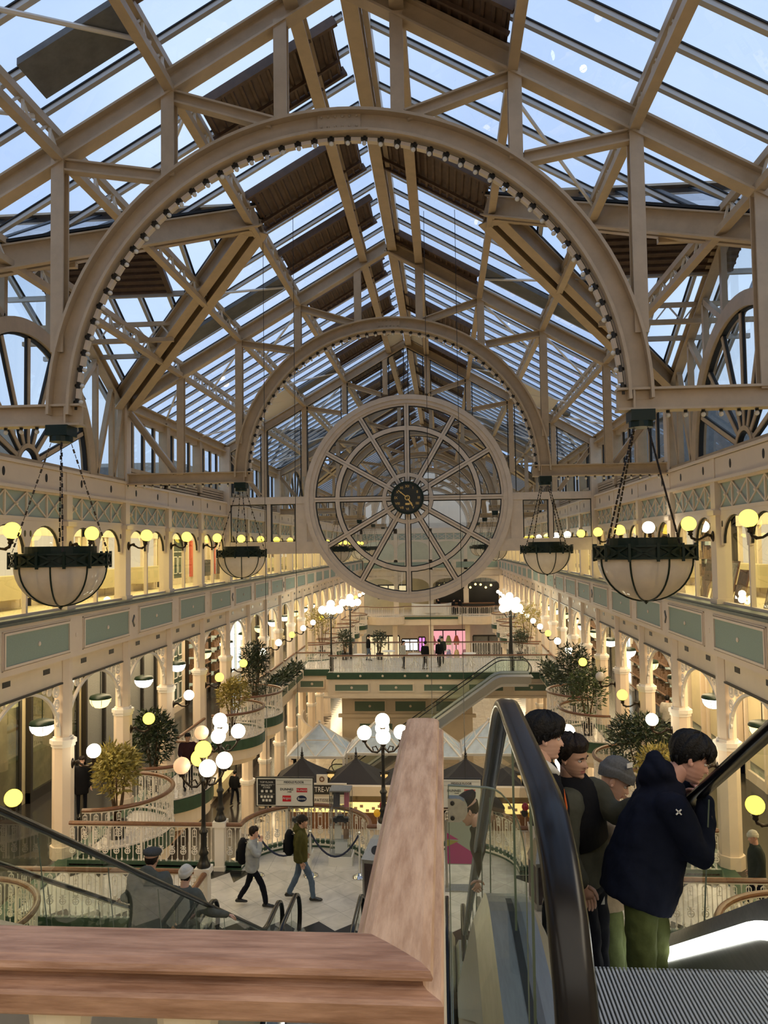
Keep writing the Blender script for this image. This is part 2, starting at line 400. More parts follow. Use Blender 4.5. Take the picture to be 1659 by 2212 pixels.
# ---------------------------------------------------------------- trusses (built about the hall's centre line, at the truss)
def arc_pts(r, a0, a1, n, z0): return [(r * cos(a0 + (a1 - a0) * j / n), 0, z0 + r * sin(a0 + (a1 - a0) * j / n)) for j in range(n + 1)]
ZA = 2.087; RA = 4.52
bulb_mb = MB(); bulb_mb.smooth = True; bulb_mb.lathe([(0, 0), (.028, 0), (.028, .07), (.02, .075)], 8); bulb_mb.ball((0, 0, -.035), .037, 8, 6)
bulb_mb.m = [1 if min(bulb_mb.v[q][2] for q in f) < -.001 else 0 for f in bulb_mb.f]
BULBME = bulb_mb.mesh('light_bulb', [BLACK, BULB])
bk = MB(); bk.box((0, 0, 0), (.15, .10, .055)); BLOCKME = bk.mesh('lamp_block', CREAM_LIT)
def truss(i, label, first):
    t = thing('roof_truss', label, 'roof truss', (XC, YT(i), 0), 0, 'arched steel roof trusses')
    det = i <= 2
    for s in (-1, 1):
        m = MB(); m.ibeam((0, 0, zr(0) + .02), (s * 7.95, 0, zr(7.95)), .26, .34, (0, 0, 1), .035, .04); m.build('rafter', CREAM, t, world=False)
        for d in NODES:
            top = zr(d) - .1
            bot = ZA + math.sqrt(max(0, (RA - .02) ** 2 - d * d)) if d < RA - .1 else ZA + .1
            if i == 2 and d > 6.2: continue
            m = MB(); m.ibeam((s * d, 0, bot), (s * d, 0, top), .20, .20, (0, 1, 0), .03, .03); m.build('truss_post', CREAM, t, world=False)
        zb = ZA + math.sqrt(RA ** 2 - 1.1 ** 2)
        for a, b in (((2.60, zr(2.647) - .18), (1.02, zb + .02)), ((4.34, zr(4.394) - .18), (2.78, ZA + math.sqrt(RA ** 2 - 2.78 ** 2) + .1)), ((7.7, zr(7.87) - .15), (6.3, ZA + .16))):
            m = MB(); m.ibeam((s * a[0], 0, a[1]), (s * b[0], 0, b[1]), .17, .19, (0, 0, 1), .03, .03); m.build('brace', CREAM, t, world=False)
        if i != 2:
            m = MB(); m.ibeam((s * 7.9, 0, ZA), (s * 4.02, 0, ZA), .26, .33, (0, 0, 1), .035, .04); m.bar((s * 4.25, 0, ZA - .14), (s * 4.25, 0, ZA + .14), .25, .03, (1, 0, 0)); m.build('tie_beam', CREAM, t, world=False)
            m = MB(); m.box((s * 4.36, 0, ZA - .24), (.34, .34, .16)); m.build('lamp_hanger', DGREEN, t, world=False)
    if i != 2:
        m = MB(); m.prism(arc_pts(RA - .17, 0, PI, 56, ZA), iprof(.34, .36, .045, .05), ups=[(cos(PI * j / 56), 0, sin(PI * j / 56)) for j in range(57)])
        m.box((0, 0, ZA + RA - .155), (.66, .10, .24)); m.box((0, 0, ZA + RA - .345), (.9, .36, .03))
        for q in range(6):
            for z in (.08, .235): m.ball((-.27 + q * .108, -.06, ZA + RA - z), .022, 6, 4)
        m.build('arch_ring', CREAM, t, world=False)
        m = MB(); r = RA - .40
        m.prism(arc_pts(r, 0.02, PI - .02, 56, ZA), [(-.03, -.02), (.03, -.02), (.03, .02), (-.03, .02)], ups=[(cos(.02 + (PI - .04) * j / 56), 0, sin(.02 + (PI - .04) * j / 56)) for j in range(57)]); m.build('bulb_rail', BLACK, t, world=False)
        if i <= 1:
            for q in range(49):
                a = .05 + (PI - .1) * (q + .5) / 49
                link('lamp_block', BLOCKME, t, ((RA - .425) * cos(a), 0, ZA + (RA - .425) * sin(a)), (0, PI / 2 - a, 0))
        if det:
            for q in range(50):
                a = .05 + (PI - .1) * q / 49
                link('light_bulb', BULBME, t, ((RA - .43) * cos(a), 0, ZA + (RA - .43) * sin(a)), (0, PI / 2 - a, 0))
            for s in (-1, 1):
                for q in range(13): link('light_bulb', BULBME, t, (s * (4.75 + q * .25), 0, ZA - .2))
        else:
            bm_ = MB()
            for q in range(50):
                a = .05 + (PI - .1) * q / 49; bm_.box(((RA - .46) * cos(a), 0, ZA + (RA - .46) * sin(a)), (.06, .06, .06))
            o = bm_.build('light_bulb', BULB, t, world=False); o['kind'] = 'stuff'
    return t
TL = {-1: None, 0: 'nearest and largest cream steel arch truss under the glass roof', 1: 'second cream steel arch truss, between the largest arch and the wheel window',
      2: 'cream roof truss framing the round wheel window', 3: 'first cream arch truss seen behind the wheel window', 4: 'second cream arch truss behind the wheel window',
      5: 'third cream arch truss behind the wheel window', 6: 'fourth and farthest free arch truss behind the wheel window', 7: 'cream truss against the end wall of the hall'}
for i in range(0, 8): truss(i, TL[i], i == 0)

# ---------------------------------------------------------------- purlins: solid beams beside the ridge, lattice girders lower down
WHERE = {-1: 'overhead, before the largest arch', 0: 'between the largest arch and the second arch', 1: 'between the second arch and the wheel window', 2: 'just behind the wheel window',
         3: 'second bay behind the wheel', 4: 'third bay behind the wheel', 5: 'fourth bay behind the wheel', 6: 'last bay by the end wall'}
LVL = {.8: 'upper', 2.647: 'upper lattice purlin', 4.394: 'middle lattice purlin', 6.14: 'lower lattice purlin'}
for i in bays:
    ya, yb = YT(i), YT(i + 1)
    m = MB(); m.ibeam((XC + .14, ya, 8.72), (XC + .14, yb, 8.72), .26, .34); m.bar((XC + .34, ya, 8.9), (XC + .34, yb, 8.9), .1, .3)
    o = m.build('ridge_beam', CREAM); tag(o, 'cream steel ridge beam ' + WHERE[i], 'ridge beam', 'ridge beams')
    for s in (-1, 1):
        d = .70 if s < 0 else .90
        m = MB(); m.ibeam((XC + s * d, ya, zr(d) + .12), (XC + s * d, yb, zr(d) + .12), .22, .30)
        o = m.build('roof_beam', CREAM); tag(o, f'solid cream beam {SIDE[s]} of the ridge, ' + WHERE[i], 'roof beam', 'roof beams beside the ridge')
        for d in NODES[1:]:
            t = thing('lattice_purlin', f'{LVL[d]} on the {SIDE[s]} slope, ' + WHERE[i], 'purlin', (XC + s * d, ya, zr(d)), 0, 'lattice purlins')
            x = XC + s * d; zt = zg(d) - .2; zb = zr(d) - .08
            m = MB(); m.bar((x, ya, zt), (x, yb, zt), .11, .12); m.build('top_chord', CREAM, t)
            m = MB(); m.bar((x - s * .03, ya, zb), (x - s * .03, yb, zb), .15, .12); m.build('bottom_chord', CREAM, t)
            m = MB(); n = 14 if i <= 1 else 8
            for q in range(n):
                u0 = ya + TB * q / n; u1 = ya + TB * (q + .5) / n; u2 = ya + TB * (q + 1) / n
                m.bar((x, u0, zb), (x, u1, zt), .035, .035); m.bar((x, u1, zt), (x, u2, zb), .035, .035)
                if i <= 1: m.bar((x + .03, u1, zb), (x + .03, u1, zt), .035, .035)
            m.build('lattice', WHITE, t)
        # eaves beam
        m = MB(); m.ibeam((XC + s * HW, ya, 4.33), (XC + s * HW, yb, 4.33), .26, .30) if i not in TRANS else m.bar((XC + s * (HW + .1), ya, 4.2), (XC + s * (HW + .1), ya + .5, 4.2), .2, .2)
        struct('trim_eaves', m, CREAM)

# ---------------------------------------------------------------- cross gables
for i in TRANS:
    ya, yb = YT(i), YT(i + 1); ym = (ya + yb) / 2
    for s in (-1, 1):
        xw = XC + s * HW; zap = zg(VAPX); xo = XC + s * (HW + 1.6)
        vl = f'of the {"near" if i == 0 else "far"} {SIDE[s]} cross gable'
        for y in (ya, yb):
            sg = 1 if y == yb else -1
            A = V((XC + s * VAPX, ym + sg * .12, zr(VAPX) + .12)); Bp = V((xw - s * .05, y - sg * .12, zr(HW) + .1))
            t = thing('valley_rafter', f'heavy cream double valley beam, {"far" if sg > 0 else "near"} side ' + vl, 'valley beam', Bp, 0, 'valley beams of the cross gables')
            n = V((-(Bp - A).y, (Bp - A).x, 0)).normalized() * .2
            for q in (-1, 1):
                m = MB(); m.ibeam(A + n * q, Bp + n * q, .24, .42); m.build('beam', CREAM, t)
            m = MB(); m.bar(A + V((0, 0, .28)), Bp + V((0, 0, .28)), .62, .05); m.build('gutter', GASKET, t)
            # glass slope of the gable roof
            m = MB(); E0 = (XC + s * DXE, y, zg(DXE)); E1 = (xo, y, zg(DXE)); A0 = (XC + s * VAPX, ym, zap); A1 = (xo, ym, zap)
            m.quad(A0, A1, E1, E0); ce = struct('ceiling', m, GROOF)
            g = MB(); k = MB()
            for q in range(9):
                x = VAPX + (HW + 1.6 - VAPX) * (q + .5) / 9
                f = min(1, (x - VAPX) / (DXE - VAPX)); p0 = V((XC + s * x, ym, zap)); p1 = V((XC + s * x, ym + (y - ym) * f, zap + (zg(DXE) - zap) * f))
                if f > .1: g.bar(p0 + V((0, 0, -.08)), p1 + V((0, 0, -.08)), .08, .11); k.bar(p0, p1, .14, .03)
            for f in (.36, .70):
                x0 = XC + s * (VAPX + (DXE - VAPX) * f); zz = zap + (zg(DXE) - zap) * f - .12; yy = ym + (y - ym) * f
                g.bar((x0, yy, zz), (xo, yy, zz), .1, .12)
            g.build('glazing_bar', GREYBAR, ce); k.build('gasket', GASKET, ce)
            vb = MB(); f0, f1 = .03, .34; L0 = lambda f, x, dz=-.15: (XC + s * x, ym + (y - ym) * f, zap + (zg(DXE) - zap) * f + dz)
            vb.quad(L0(f0, 5.2), L0(f0, 8.4), L0(f1, 8.4), L0(f1, 5.2))
            for q in range(11): f = f0 + (f1 - f0) * q / 10; vb.bar(L0(f, 5.2, -.17), L0(f, 8.4, -.17), .06, .05)
            vb.bar(L0(f0, 5.2, -.17), L0(f1, 5.2, -.17), .12, .12)
            vb.build('vent_panel', BROWN, ce)
            # lattice girder of the gable, parallel to its ridge
            f = .5; x0 = XC + s * (VAPX + (DXE - VAPX) * f); yy = ym + (y - ym) * f; zz = zap + (zg(DXE) - zap) * f
            t = thing('lattice_purlin', f'short lattice purlin on the {"far" if sg > 0 else "near"} slope ' + vl, 'purlin', (x0, yy, zz), 0, 'lattice purlins')
            m = MB(); m.bar((x0, yy, zz - .2), (xo, yy, zz - .2), .1, .11); m.build('top_chord', CREAM, t)
            m = MB(); m.bar((x0, yy, zz - .62), (xo, yy, zz - .62), .12, .11); m.build('bottom_chord', CREAM, t)
            m = MB(); L = abs(xo - x0)
            for q in range(6):
                u = lambda w: x0 + s * L * w / 6
                m.bar((u(q), yy, zz - .62), (u(q + .5), yy, zz - .2), .035, .035); m.bar((u(q + .5), yy, zz - .2), (u(q + 1), yy, zz - .62), .035, .035)
            m.build('lattice', WHITE, t)
        m = MB(); m.ibeam((XC + s * VAPX, ym, zap - .42), (xo, ym, zap - .42), .30, .42); m.bar((XC + s * VAPX, ym, zap - .15), (xo, ym, zap - .15), .9, .05)
        o = m.build('gable_ridge_beam', CREAM); tag(o, f'deep cream ridge beam ' + vl, 'ridge beam', 'ridge beams of the cross gables')
        # gable wall with the fan window
        w = struct('window_gable', (lambda q: (q.add([(xw + s * .12, a, b) for a, b in [(ya, 1.95), (yb, 1.95), (yb, 4.3), (ym, 7.4), (ya, 4.3)]], [(0, 1, 2, 3, 4)]), q)[1])(MB()), GWIN)
        fr = MB(); c = (xw, ym, 1.95)
        fr.ring(c, 2.95, 3.28, -.13, .13, 40, 0, PI, 'yz')
        fr.ring(c, .40, .50, -.07, .07, 16, 0, PI, 'yz')
        fk = MB()
        for q in range(1, 8):
            a = PI * q / 8; e0, e1 = (xw, ym + .48 * cos(a), 1.95 + .48 * sin(a)), (xw, ym + 2.97 * cos(a), 1.95 + 2.97 * sin(a))
            fr.bar(e0, e1, .10, .10, (1, 0, 0)); fk.bar(e0, e1, .165, .05, (1, 0, 0))
        fr.bar((xw, ya, 2.02), (xw, yb, 2.02), .2, .16)
        for sg in (-1, 1):
            fr.ibeam((xw, ym, 7.35), (xw, ym + sg * 5.35, 4.28), .24, .30)
            for d, zt_, zb_ in ((1.0, 6.65, 5.0), (2.3, 5.9, 4.2), (3.5, 5.2, 2.0), (4.55, 4.6, 2.0)): fr.bar((xw, ym + sg * d, zb_), (xw, ym + sg * d, zt_), .13, .13, (1, 0, 0))
            fr.bar((xw, ym + sg * 4.5, 4.5), (xw, ym + sg * 3.55, 2.1), .13, .13, (1, 0, 0)); fr.bar((xw, ym + sg * 5.25, 4.2), (xw, ym + sg * 4.62, 2.1), .13, .13, (1, 0, 0))
            fr.bar((xw, ym + sg * 3.45, 5.1), (xw, ym + sg * 2.4, 4.1), .13, .13, (1, 0, 0)); fr.bar((xw, ym + sg * 2.25, 5.8), (xw, ym + sg * 1.05, 5.05), .13, .13, (1, 0, 0))
            fr.bar((xw, ym + sg * 5.3, 1.95), (xw, ym + sg * 5.3, 4.3), .2, .2, (1, 0, 0))
        fr.build('frame', CREAM, w)
        k = MB(); k.ring(c, 2.9, 2.96, -.05, .05, 40, 0, PI, 'yz'); k.ring(c, .36, .41, -.05, .05, 16, 0, PI, 'yz'); k.build('gasket', GASKET, w); fk.build('mullion_gasket', GASKET, w)
        # neighbouring building outside
        nb = MB(); hb = 4.6 if s < 0 else 6.6; nb.bb((xw + s * 5, ya - 4, -2), (xw + s * 9, yb + 3, hb)); nb.bb((xw + s * 4.8, ya - 4, hb - .2), (xw + s * 5.1, yb + 3, hb + .15))
        for q in range(5): nb.bb((xw + s * 4.9, ya + q * 2.4, 1.6), (xw + s * 5.0, ya + q * 2.4 + .15, 4.2))
        o = nb.build('building', WALLB if s < 0 else BLIND); tag(o, f'{"pale" if s < 0 else "dark"} neighbouring building outside the {"near" if i == 0 else "far"} {SIDE[s]} gable window', 'building'); o['kind'] = 'structure'

# ---------------------------------------------------------------- clerestory windows in the plain bays
wn_ = 10
for i in bays:
    if i in TRANS or i == -1: continue
    for s in (-1, 1):
        xw = XC + s * (HW + .12); ya = YT(i)
        m = MB(); m.quad((xw, ya, 2.45), (xw, ya + TB, 2.45), (xw, ya + TB, 4.05), (xw, ya, 4.05)); w = struct('window_%d' % wn_, m, GWIN); wn_ += 1
        f = MB()
        for b in range(3):
            y = ya + b * BAY
            f.bb((xw - s * .2, y - .15, 2.2), (xw + s * .1, y + .15, 4.3))
            for q in range(1, 4): f.bb((xw - s * .05, y + q * .9 - .045, 2.4), (xw + s * .05, y + q * .9 + .045, 4.1))
            f.bb((xw - s * .1, y + .1, 2.38), (xw + s * .1, y + BAY - .1, 2.50)); f.bb((xw - s * .1, y + .1, 4.0), (xw + s * .1, y + BAY - .1, 4.18))
            for q in range(4): f.bb((xw - s * .1, y + .17, 1.99 + q * .1), (xw - s * .02, y + BAY - .17, 2.06 + q * .1))
        f.build('frame', CREAM, w)
        k = MB()
        for b in range(3):
            for q in range(4):
                y = ya + b * BAY + q * .9
                for u in (.09, .81): k.bb((xw - s * .03, y + u - .02, 2.5), (xw + s * .03, y + u + .02, 4.0))
        k.bb((xw, ya, 1.9), (xw + s * .05, ya + TB, 2.42)); k.build('gasket', GASKET, w)
        nb = MB(); nb.bb((xw + s * 6, ya + 1, -2), (xw + s * 9, ya + TB - 2, 3.0 + .5 * (i % 2))); nb.bb((xw + s * 6, ya + 4, 2), (xw + s * 8, ya + 5.2, 4.1))
        if i <= 2: o = nb.build('building', BLIND); tag(o, 'grey roofline outside the ' + SIDE[s] + ' upper windows, ' + WHERE[i], 'building'); o['kind'] = 'structure'

m = MB(); yv = -3.6
m.bb((XL - 4, yv - .2, -13.2), (XR + 4, yv, 4.6)); m.poly([(XC - 8.2, yv, 4.5), (XC + 8.2, yv, 4.5), (XC, yv, 9.2)], (0, -.2, 0))
m.add([(XC, yv, 9.2), (XC, .8, 9.2), (XC + 8.4, .8, 4.4), (XC + 8.4, yv, 4.4)], [(0, 1, 2, 3)]); m.add([(XC, yv, 9.2), (XC, .8, 9.2), (XC - 8.4, .8, 4.4), (XC - 8.4, yv, 4.4)], [(0, 1, 2, 3)])
for s in (-1, 1): m.bb((XC + s * 8.0, yv, -13.2), (XC + s * 8.3, 6.0, 4.5))
struct('wall_viewer', m, CREAM2)
m = MB()
for s in (-1, 1):
    P = lambda d, y: (XC + s * d, y, zg(d) - .32)
    m.quad(P(4.5, 30.2), P(5.95, 30.2), P(5.95, 32.9), P(4.5, 32.9)); m.quad(P(.05, 31.0), P(.75, 31.0), P(.75, 33.0), P(.05, 33.0))
struct('trim_roof_panels', m, WHITE)
# ================================================================ floors, galleries, arcades
YA_, YB_ = 6.0, YEND
PX = .30                                       # how far the gallery fascia stands proud of the columns
def yk(k): return Y0 + BAY * k
# floors
m = MB()
for s in (-1, 1):
    x0, x1 = XC + s * (HW + XS), XC + s * (HW - .35)
    m.bb((x0, 0.5, ZM - .02), (x1, YB_, ZM))
o = struct('floor_middle', m, TILEM)
m = MB(); m.bb((XL - 6, -4, ZG - .2), (XR + 6, YB_ + 6, ZG)); struct('floor_ground', m, TILEG)
m = MB()
for s in (-1, 1):
    x0, x1 = XC + s * (HW + XS), XC + s * (HW - .02)
    m.bb((x0, -1, ZT - .03), (x1, YB_, ZT))
struct('floor_top', m, SHOPW)
m = MB()
for s in (-1, 1):
    x0, x1 = XC + s * (HW + XS), XC + s * (HW + .05)
    m.bb((x0, -1, 1.42), (x1, YB_, 1.9)); m.bb((x0, -1, -2.9), (x1, YB_, -2.78)); m.bb((x0, .5, -8.5), (x1, YB_, -8.4))
struct('ceiling_arcade', m, CREAM2)

for s in (-1, 1):
    S = SIDE[s]; X = lambda d: XC + s * (HW + d)           # d>0 is away from the hall
    # ---- gallery: beam, frieze, arches
    b = MB(); b.bb((X(.12), YA_, 1.46), (X(-.10), YB_, 2.0)); b.bb((X(.1), YA_, 1.40), (X(-.16), YB_, 1.47)); b.bb((X(.1), YA_, 1.95), (X(-.16), YB_, 2.02))
    b.cur = 1
    y = YA_ + .9
    while y < 60:
        b.prism([(X(-.095), y, 1.73), (X(-.11), y, 1.73)], [(.05 * cos(a * PI / 6), .10 * sin(a * PI / 6)) for a in range(12)]); y += 1.8
    struct('trim_gallery_beam_' + S, b, [PINK, BLACK])
    f = MB(); f.cur = 1; f.bb((X(.06), YA_, .77), (X(.02), YB_, 1.44)); f.cur = 0
    f.bb((X(.08), YA_, .72), (X(-.04), YB_, .80)); f.bb((X(.08), YA_, 1.36), (X(-.05), YB_, 1.42))
    for k in range(-1, 21):
        for q in range(4):
            y0 = yk(k) + q * .9 + (.14 if q == 0 else 0); y1 = yk(k) + (q + 1) * .9 - (.14 if q == 3 else 0)
            if y0 < YA_: continue
            f.bb((X(.05), y0 - .025, .78), (X(-.02), y0 + .025, 1.38))
            if k > 12: continue
            f.bar((X(0), y0, .8), (X(0), y1, 1.36), .03, .03, (1, 0, 0)); f.bar((X(0.005), y0, 1.36), (X(0.005), y1, .8), .03, .03, (1, 0, 0))
            f.ball((X(-.02), (y0 + y1) / 2, 1.08), .05, 6, 4)
    struct('trim_gallery_frieze_' + S, f, [PINK, MINT2])
    a = MB(); kk = MB()
    def arch(y0, y1, zs, zt, ztop, xo, xi):
        n = 12; ym = (y0 + y1) / 2; r = (y1 - y0) / 2 - .07
        lo = [(ym + r * cos(PI - PI * j / n), zs + (zt - zs) * sin(PI * j / n)) for j in range(n + 1)]
        pts = [(y0, zs - .05)] + [(ym - r, zs - .05)] + lo + [(ym + r, zs - .05), (y1, zs - .05)]
        for p, q in zip(pts[:-1], pts[1:]):
            a.add([(xo, p[0], p[1]), (xo, q[0], q[1]), (xo, q[0], ztop), (xo, p[0], ztop), (xi, p[0], p[1]), (xi, q[0], q[1]), (xi, q[0], ztop), (xi, p[0], ztop)], [(0, 1, 2, 3), (7, 6, 5, 4), (0, 4, 5, 1)])
        kk.prism([(X(.03), p[0], p[1]) for p in lo], [(-.03, -.025), (.03, -.025), (.03, .025), (-.03, .025)], (1, 0, 0))
    for k in range(-1, 21):
        for q in range(2):
            y0 = yk(k) + (.18 if q == 0 else 1.8); y1 = yk(k) + (1.8 if q == 0 else 3.42)
            arch(y0, y1, -.02, .62, .74, X(-.03), X(.06))
            if k < 8:
                a.cur = 1
                for yy in (y0 + .12, y1 - .12): a.prism([(X(-.028), yy, .42), (X(-.04), yy, .42)], [(.035 * cos(u * PI / 5), .075 * sin(u * PI / 5)) for u in range(10)])
                a.cur = 0
        a.bb((X(.08), yk(k) + 1.76, -1.40), (X(-.02), yk(k) + 1.84, 0)); kk.bb((X(.03), yk(k) + 1.84, -1.40), (X(0), yk(k) + 1.87, -.05))
        a.bb((X(.08), yk(k) + .18, -1.44), (X(-.03), yk(k) + 3.42, -1.36))
    struct('trim_gallery_arches_' + S, a, [PINK, BLACK]); struct('trim_gallery_gaskets_' + S, kk, GASKET)
    g = MB(); g.quad((X(.05), YA_, -1.42), (X(.05), YB_, -1.42), (X(.05), YB_, .72), (X(.05), YA_, .72)); struct('window_%d' % (1 if s < 0 else 2), g, GWIN)
    # posts
    p = MB()
    for k in range(-1, 22):
        y = yk(k); p.bb((X(.2), y - .18, -1.42), (X(-.14), y + .18, .66)); p.bb((X(.2), y - .22, .62), (X(-.20), y + .22, .74)); p.bb((X(.2), y - .15, .74), (X(-.13), y + .15, 1.40)); p.bb((X(.2), y - .15, 1.46), (X(-.125), y + .15, 1.96)); p.bb((X(.2), y - .22, -1.44), (X(-.18), y + .22, -1.30))
        if (k % 3) == 0: p.bb((X(.15), y - .16, 2.0), (X(-.16), y + .16, 4.4))
    struct('wall_gallery_posts_' + S, p, PINK)
    # ---- fascia of the gallery
    fa = MB(); fa.bb((X(.2), YA_, -2.57), (X(-PX), YB_, -1.49)); fa.cur = 2; fa.bb((X(.1), YA_, -1.53), (X(-PX - .07), YB_, -1.47)); fa.bb((X(.1), YA_, -1.47), (X(-PX - .02), YB_, -1.415)); fa.cur = 0
    for k in range(-1, 21):
        y0, y1 = yk(k) + .42, yk(k) + 3.18
        if y1 < YA_: continue
        xf = X(-PX); z0, z1 = -2.36, -1.72
        fa.cur = 1; fa.bb((xf, y0, z0), (X(-PX - .012), y1, z1)); fa.cur = 0
        for (aa, bb_) in (((y0 - .05, z0 - .05), (y1 + .05, z0)), ((y0 - .05, z1), (y1 + .05, z1 + .05)), ((y0 - .05, z0), (y0, z1)), ((y1, z0), (y1 + .05, z1))):
            fa.bb((xf, aa[0], aa[1]), (X(-PX - .045), bb_[0], bb_[1]))
        for (aa, bb_) in (((y0 - .09, z0 - .09), (y1 + .09, z0 - .07)), ((y0 - .09, z1 + .07), (y1 + .09, z1 + .09)), ((y0 - .09, z0 - .09), (y0 - .07, z1 + .09)), ((y1 + .07, z0 - .09), (y1 + .09, z1 + .09))):
            fa.bb((xf, aa[0], aa[1]), (X(-PX - .025), bb_[0], bb_[1]))
        if k < 10:
            fa.ball((X(-PX - .02), (y0 + y1) / 2, -2.04), .055, 8, 6, (.5, 1, 1)); 
            y = yk(k)
            if k % 3 == 0:
                fa.cur = 3; d = .16
                fa.poly([(xf, y, -2.04 - d * 1.1), (xf, y + d * .75, -2.04), (xf, y, -2.04 + d * 1.1), (xf, y - d * .75, -2.04)], (-s * .03, 0, 0)); fa.cur = 0; d = .10
                fa.poly([(xf, y, -2.04 - d * 1.1), (xf, y + d * .75, -2.04), (xf, y, -2.04 + d * 1.1), (xf, y - d * .75, -2.04)], (-s * .045, 0, 0))
            else: fa.ball((X(-PX), y, -2.04), .05, 8, 6, (.5, .8, 1.2))
    struct('trim_gallery_fascia_' + S, fa, [PINK, MINT, SILL, BLIND])
    # ---- beam over the middle arcade with its small vents
    w = MB(); w.bb((X(.3), YA_, -3.16), (X(-.04), YB_, -2.55)); w.cur = 1
    for k in range(0, 21):
        for q in (.95, 2.65):
            y = yk(k) + q; w.bb((X(-.035), y - .15, -2.86), (X(-.05), y + .15, -2.74))
        w.bb((X(0), yk(k) + .25, -3.20), (X(-.10), yk(k) + 3.35, -3.16))
    struct('wall_arcade_beam_' + S, w, [CREAM2, BLACK])
    # edge of the middle floor
    e = MB(); e.bb((X(.3), .5, -8.4), (X(-.36), YB_, ZM - .02)); e.cur = 1; e.bb((X(0), .5, ZM - .36), (X(-.40), YB_, ZM + .04)); struct('trim_middle_floor_edge_' + S, e, [CREAM2, GREEN])
    e = MB(); e.bb((X(.3), .5, -9.0), (X(-.1), YB_, -8.4)); struct('wall_ground_beam_' + S, e, CREAM2)
    # shop walls (top, middle, ground)
    w = MB(); w.bb((X(XS), -1, ZT), (X(XS + .2), YB_, 1.5)); struct('wall_top_shops_' + S, w, SHOPW)
    w = MB(); w.bb((X(XS), .5, ZM), (X(XS + .2), YB_, -2.8)); struct('wall_middle_shops_' + S, w, SHOPW)
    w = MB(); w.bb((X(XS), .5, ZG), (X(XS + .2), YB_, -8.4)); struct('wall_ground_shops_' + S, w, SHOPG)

# ---------------------------------------------------------------- columns
def octo(r, z0, z1, mb, c=(0, 0)):
    q = r * .42
    pr = [(-r, -q), (-q, -r), (q, -r), (r, -q), (r, q), (q, r), (-q, r), (-r, q)]
    mb.poly([(c[0] + x, c[1] + y, z0) for x, y in pr], (0, 0, z1 - z0))
H0 = -ZM                                          # local z = world z + 7.4
def bracket(sg):
    m = MB(); yc = sg * BAY / 2; n = 14; zc = H0 - 4.45
    pts = [(0, yc - sg * 1.58 * cos(PI / 2 * j / n), zc + 1.24 * sin(PI / 2 * j / n)) for j in range(n + 1)]
    m.prism(pts, [(-.03, -.035), (.03, -.035), (.03, .035), (-.03, .035)], (1, 0, 0))
    m.bar((0, sg * .2, H0 - 3.19), (0, sg * 1.8, H0 - 3.19), .07, .05)
    for (yy, zz, r) in ((.38, 3.37, .14), (.36, 3.68, .13), (.31, 3.95, .09), (.28, 4.16, .06), (.70, 3.32, .10), (.95, 3.27, .055)):
        m.ring((0, sg * yy, H0 - zz), r - .03, r, -.02, .02, 14, 0, 2 * PI, 'yz'); m.ring((0, sg * yy, H0 - zz), r * .3, r * .55, -.02, .02, 8, 0, 2 * PI, 'yz')
        if r > .08:
            for q in range(4): m.bar((0, sg * yy + r * .5 * cos(q * PI / 2 + .5), H0 - zz + r * .5 * sin(q * PI / 2 + .5)), (0, sg * yy + r * cos(q * PI / 2 + .5), H0 - zz + r * sin(q * PI / 2 + .5)), .025, .025, (1, 0, 0))
    return m
def column_proto():
    t = thing('arcade_column', '', 'column')
    m = MB(); octo(.19, H0 - 4.6, H0 - 2.5, m); m.build('shaft', PINK, t, world=False)
    m = MB(); octo(.29, H0 - 4.66, H0 - 4.56, m); octo(.26, H0 - 4.74, H0 - 4.66, m); octo(.22, H0 - 4.56, H0 - 4.5, m); m.build('capital', WHITE, t, world=False)
    m = MB(); octo(.235, .3, H0 - 4.7, m); octo(.28, 0, .3, m); m.build('pedestal', PINK, t, world=False)
    for sg in (-1, 1): bracket(sg).build('bracket', WHITE, t, world=False)
    return t
CP = column_proto(); first = True
for s in (-1, 1):
    for k in range(0, 21):
        t = CP if first else copy_tree(CP); first = False
        t.location = (XC + s * (HW + .02), yk(k), ZM); t.rotation_euler = (0, 0, 0 if s < 0 else PI)
        n = k - 1
        t['label'] = (f'cream octagonal column of the {SIDE[s]} middle arcade, {ORD[n - 1]} one counting away from the viewer' if n > 0 else
                      f'cream octagonal column at the near end of the {SIDE[s]} middle arcade' + (', outside the picture edge' if k == 0 else ', by the picture edge'))
        t['group'] = 'columns of the middle arcade'
def gcolumn():
    t = thing('ground_column', '', 'column')
    m = MB(); octo(.24, 2.4, 4.3, m); m.build('shaft', PINK, t, world=False)
    m = MB(); octo(.34, 2.3, 2.42, m); octo(.30, 2.2, 2.3, m); m.build('capital', WHITE, t, world=False)
    m = MB(); octo(.27, .3, 2.2, m); octo(.32, 0, .3, m); m.build('pedestal', PINK, t, world=False)
    return t
GP = gcolumn(); first = True
for s in (-1, 1):
    for k in range(7, 15):
        t = GP if first else copy_tree(GP); first = False
        t.location = (XC + s * (HW + .02), yk(k), ZG)
        t['label'] = f'cream column on the {SIDE[s]} of the ground floor, {ORD[k - 7]} one in view along the hall'; t['group'] = 'columns of the ground floor'

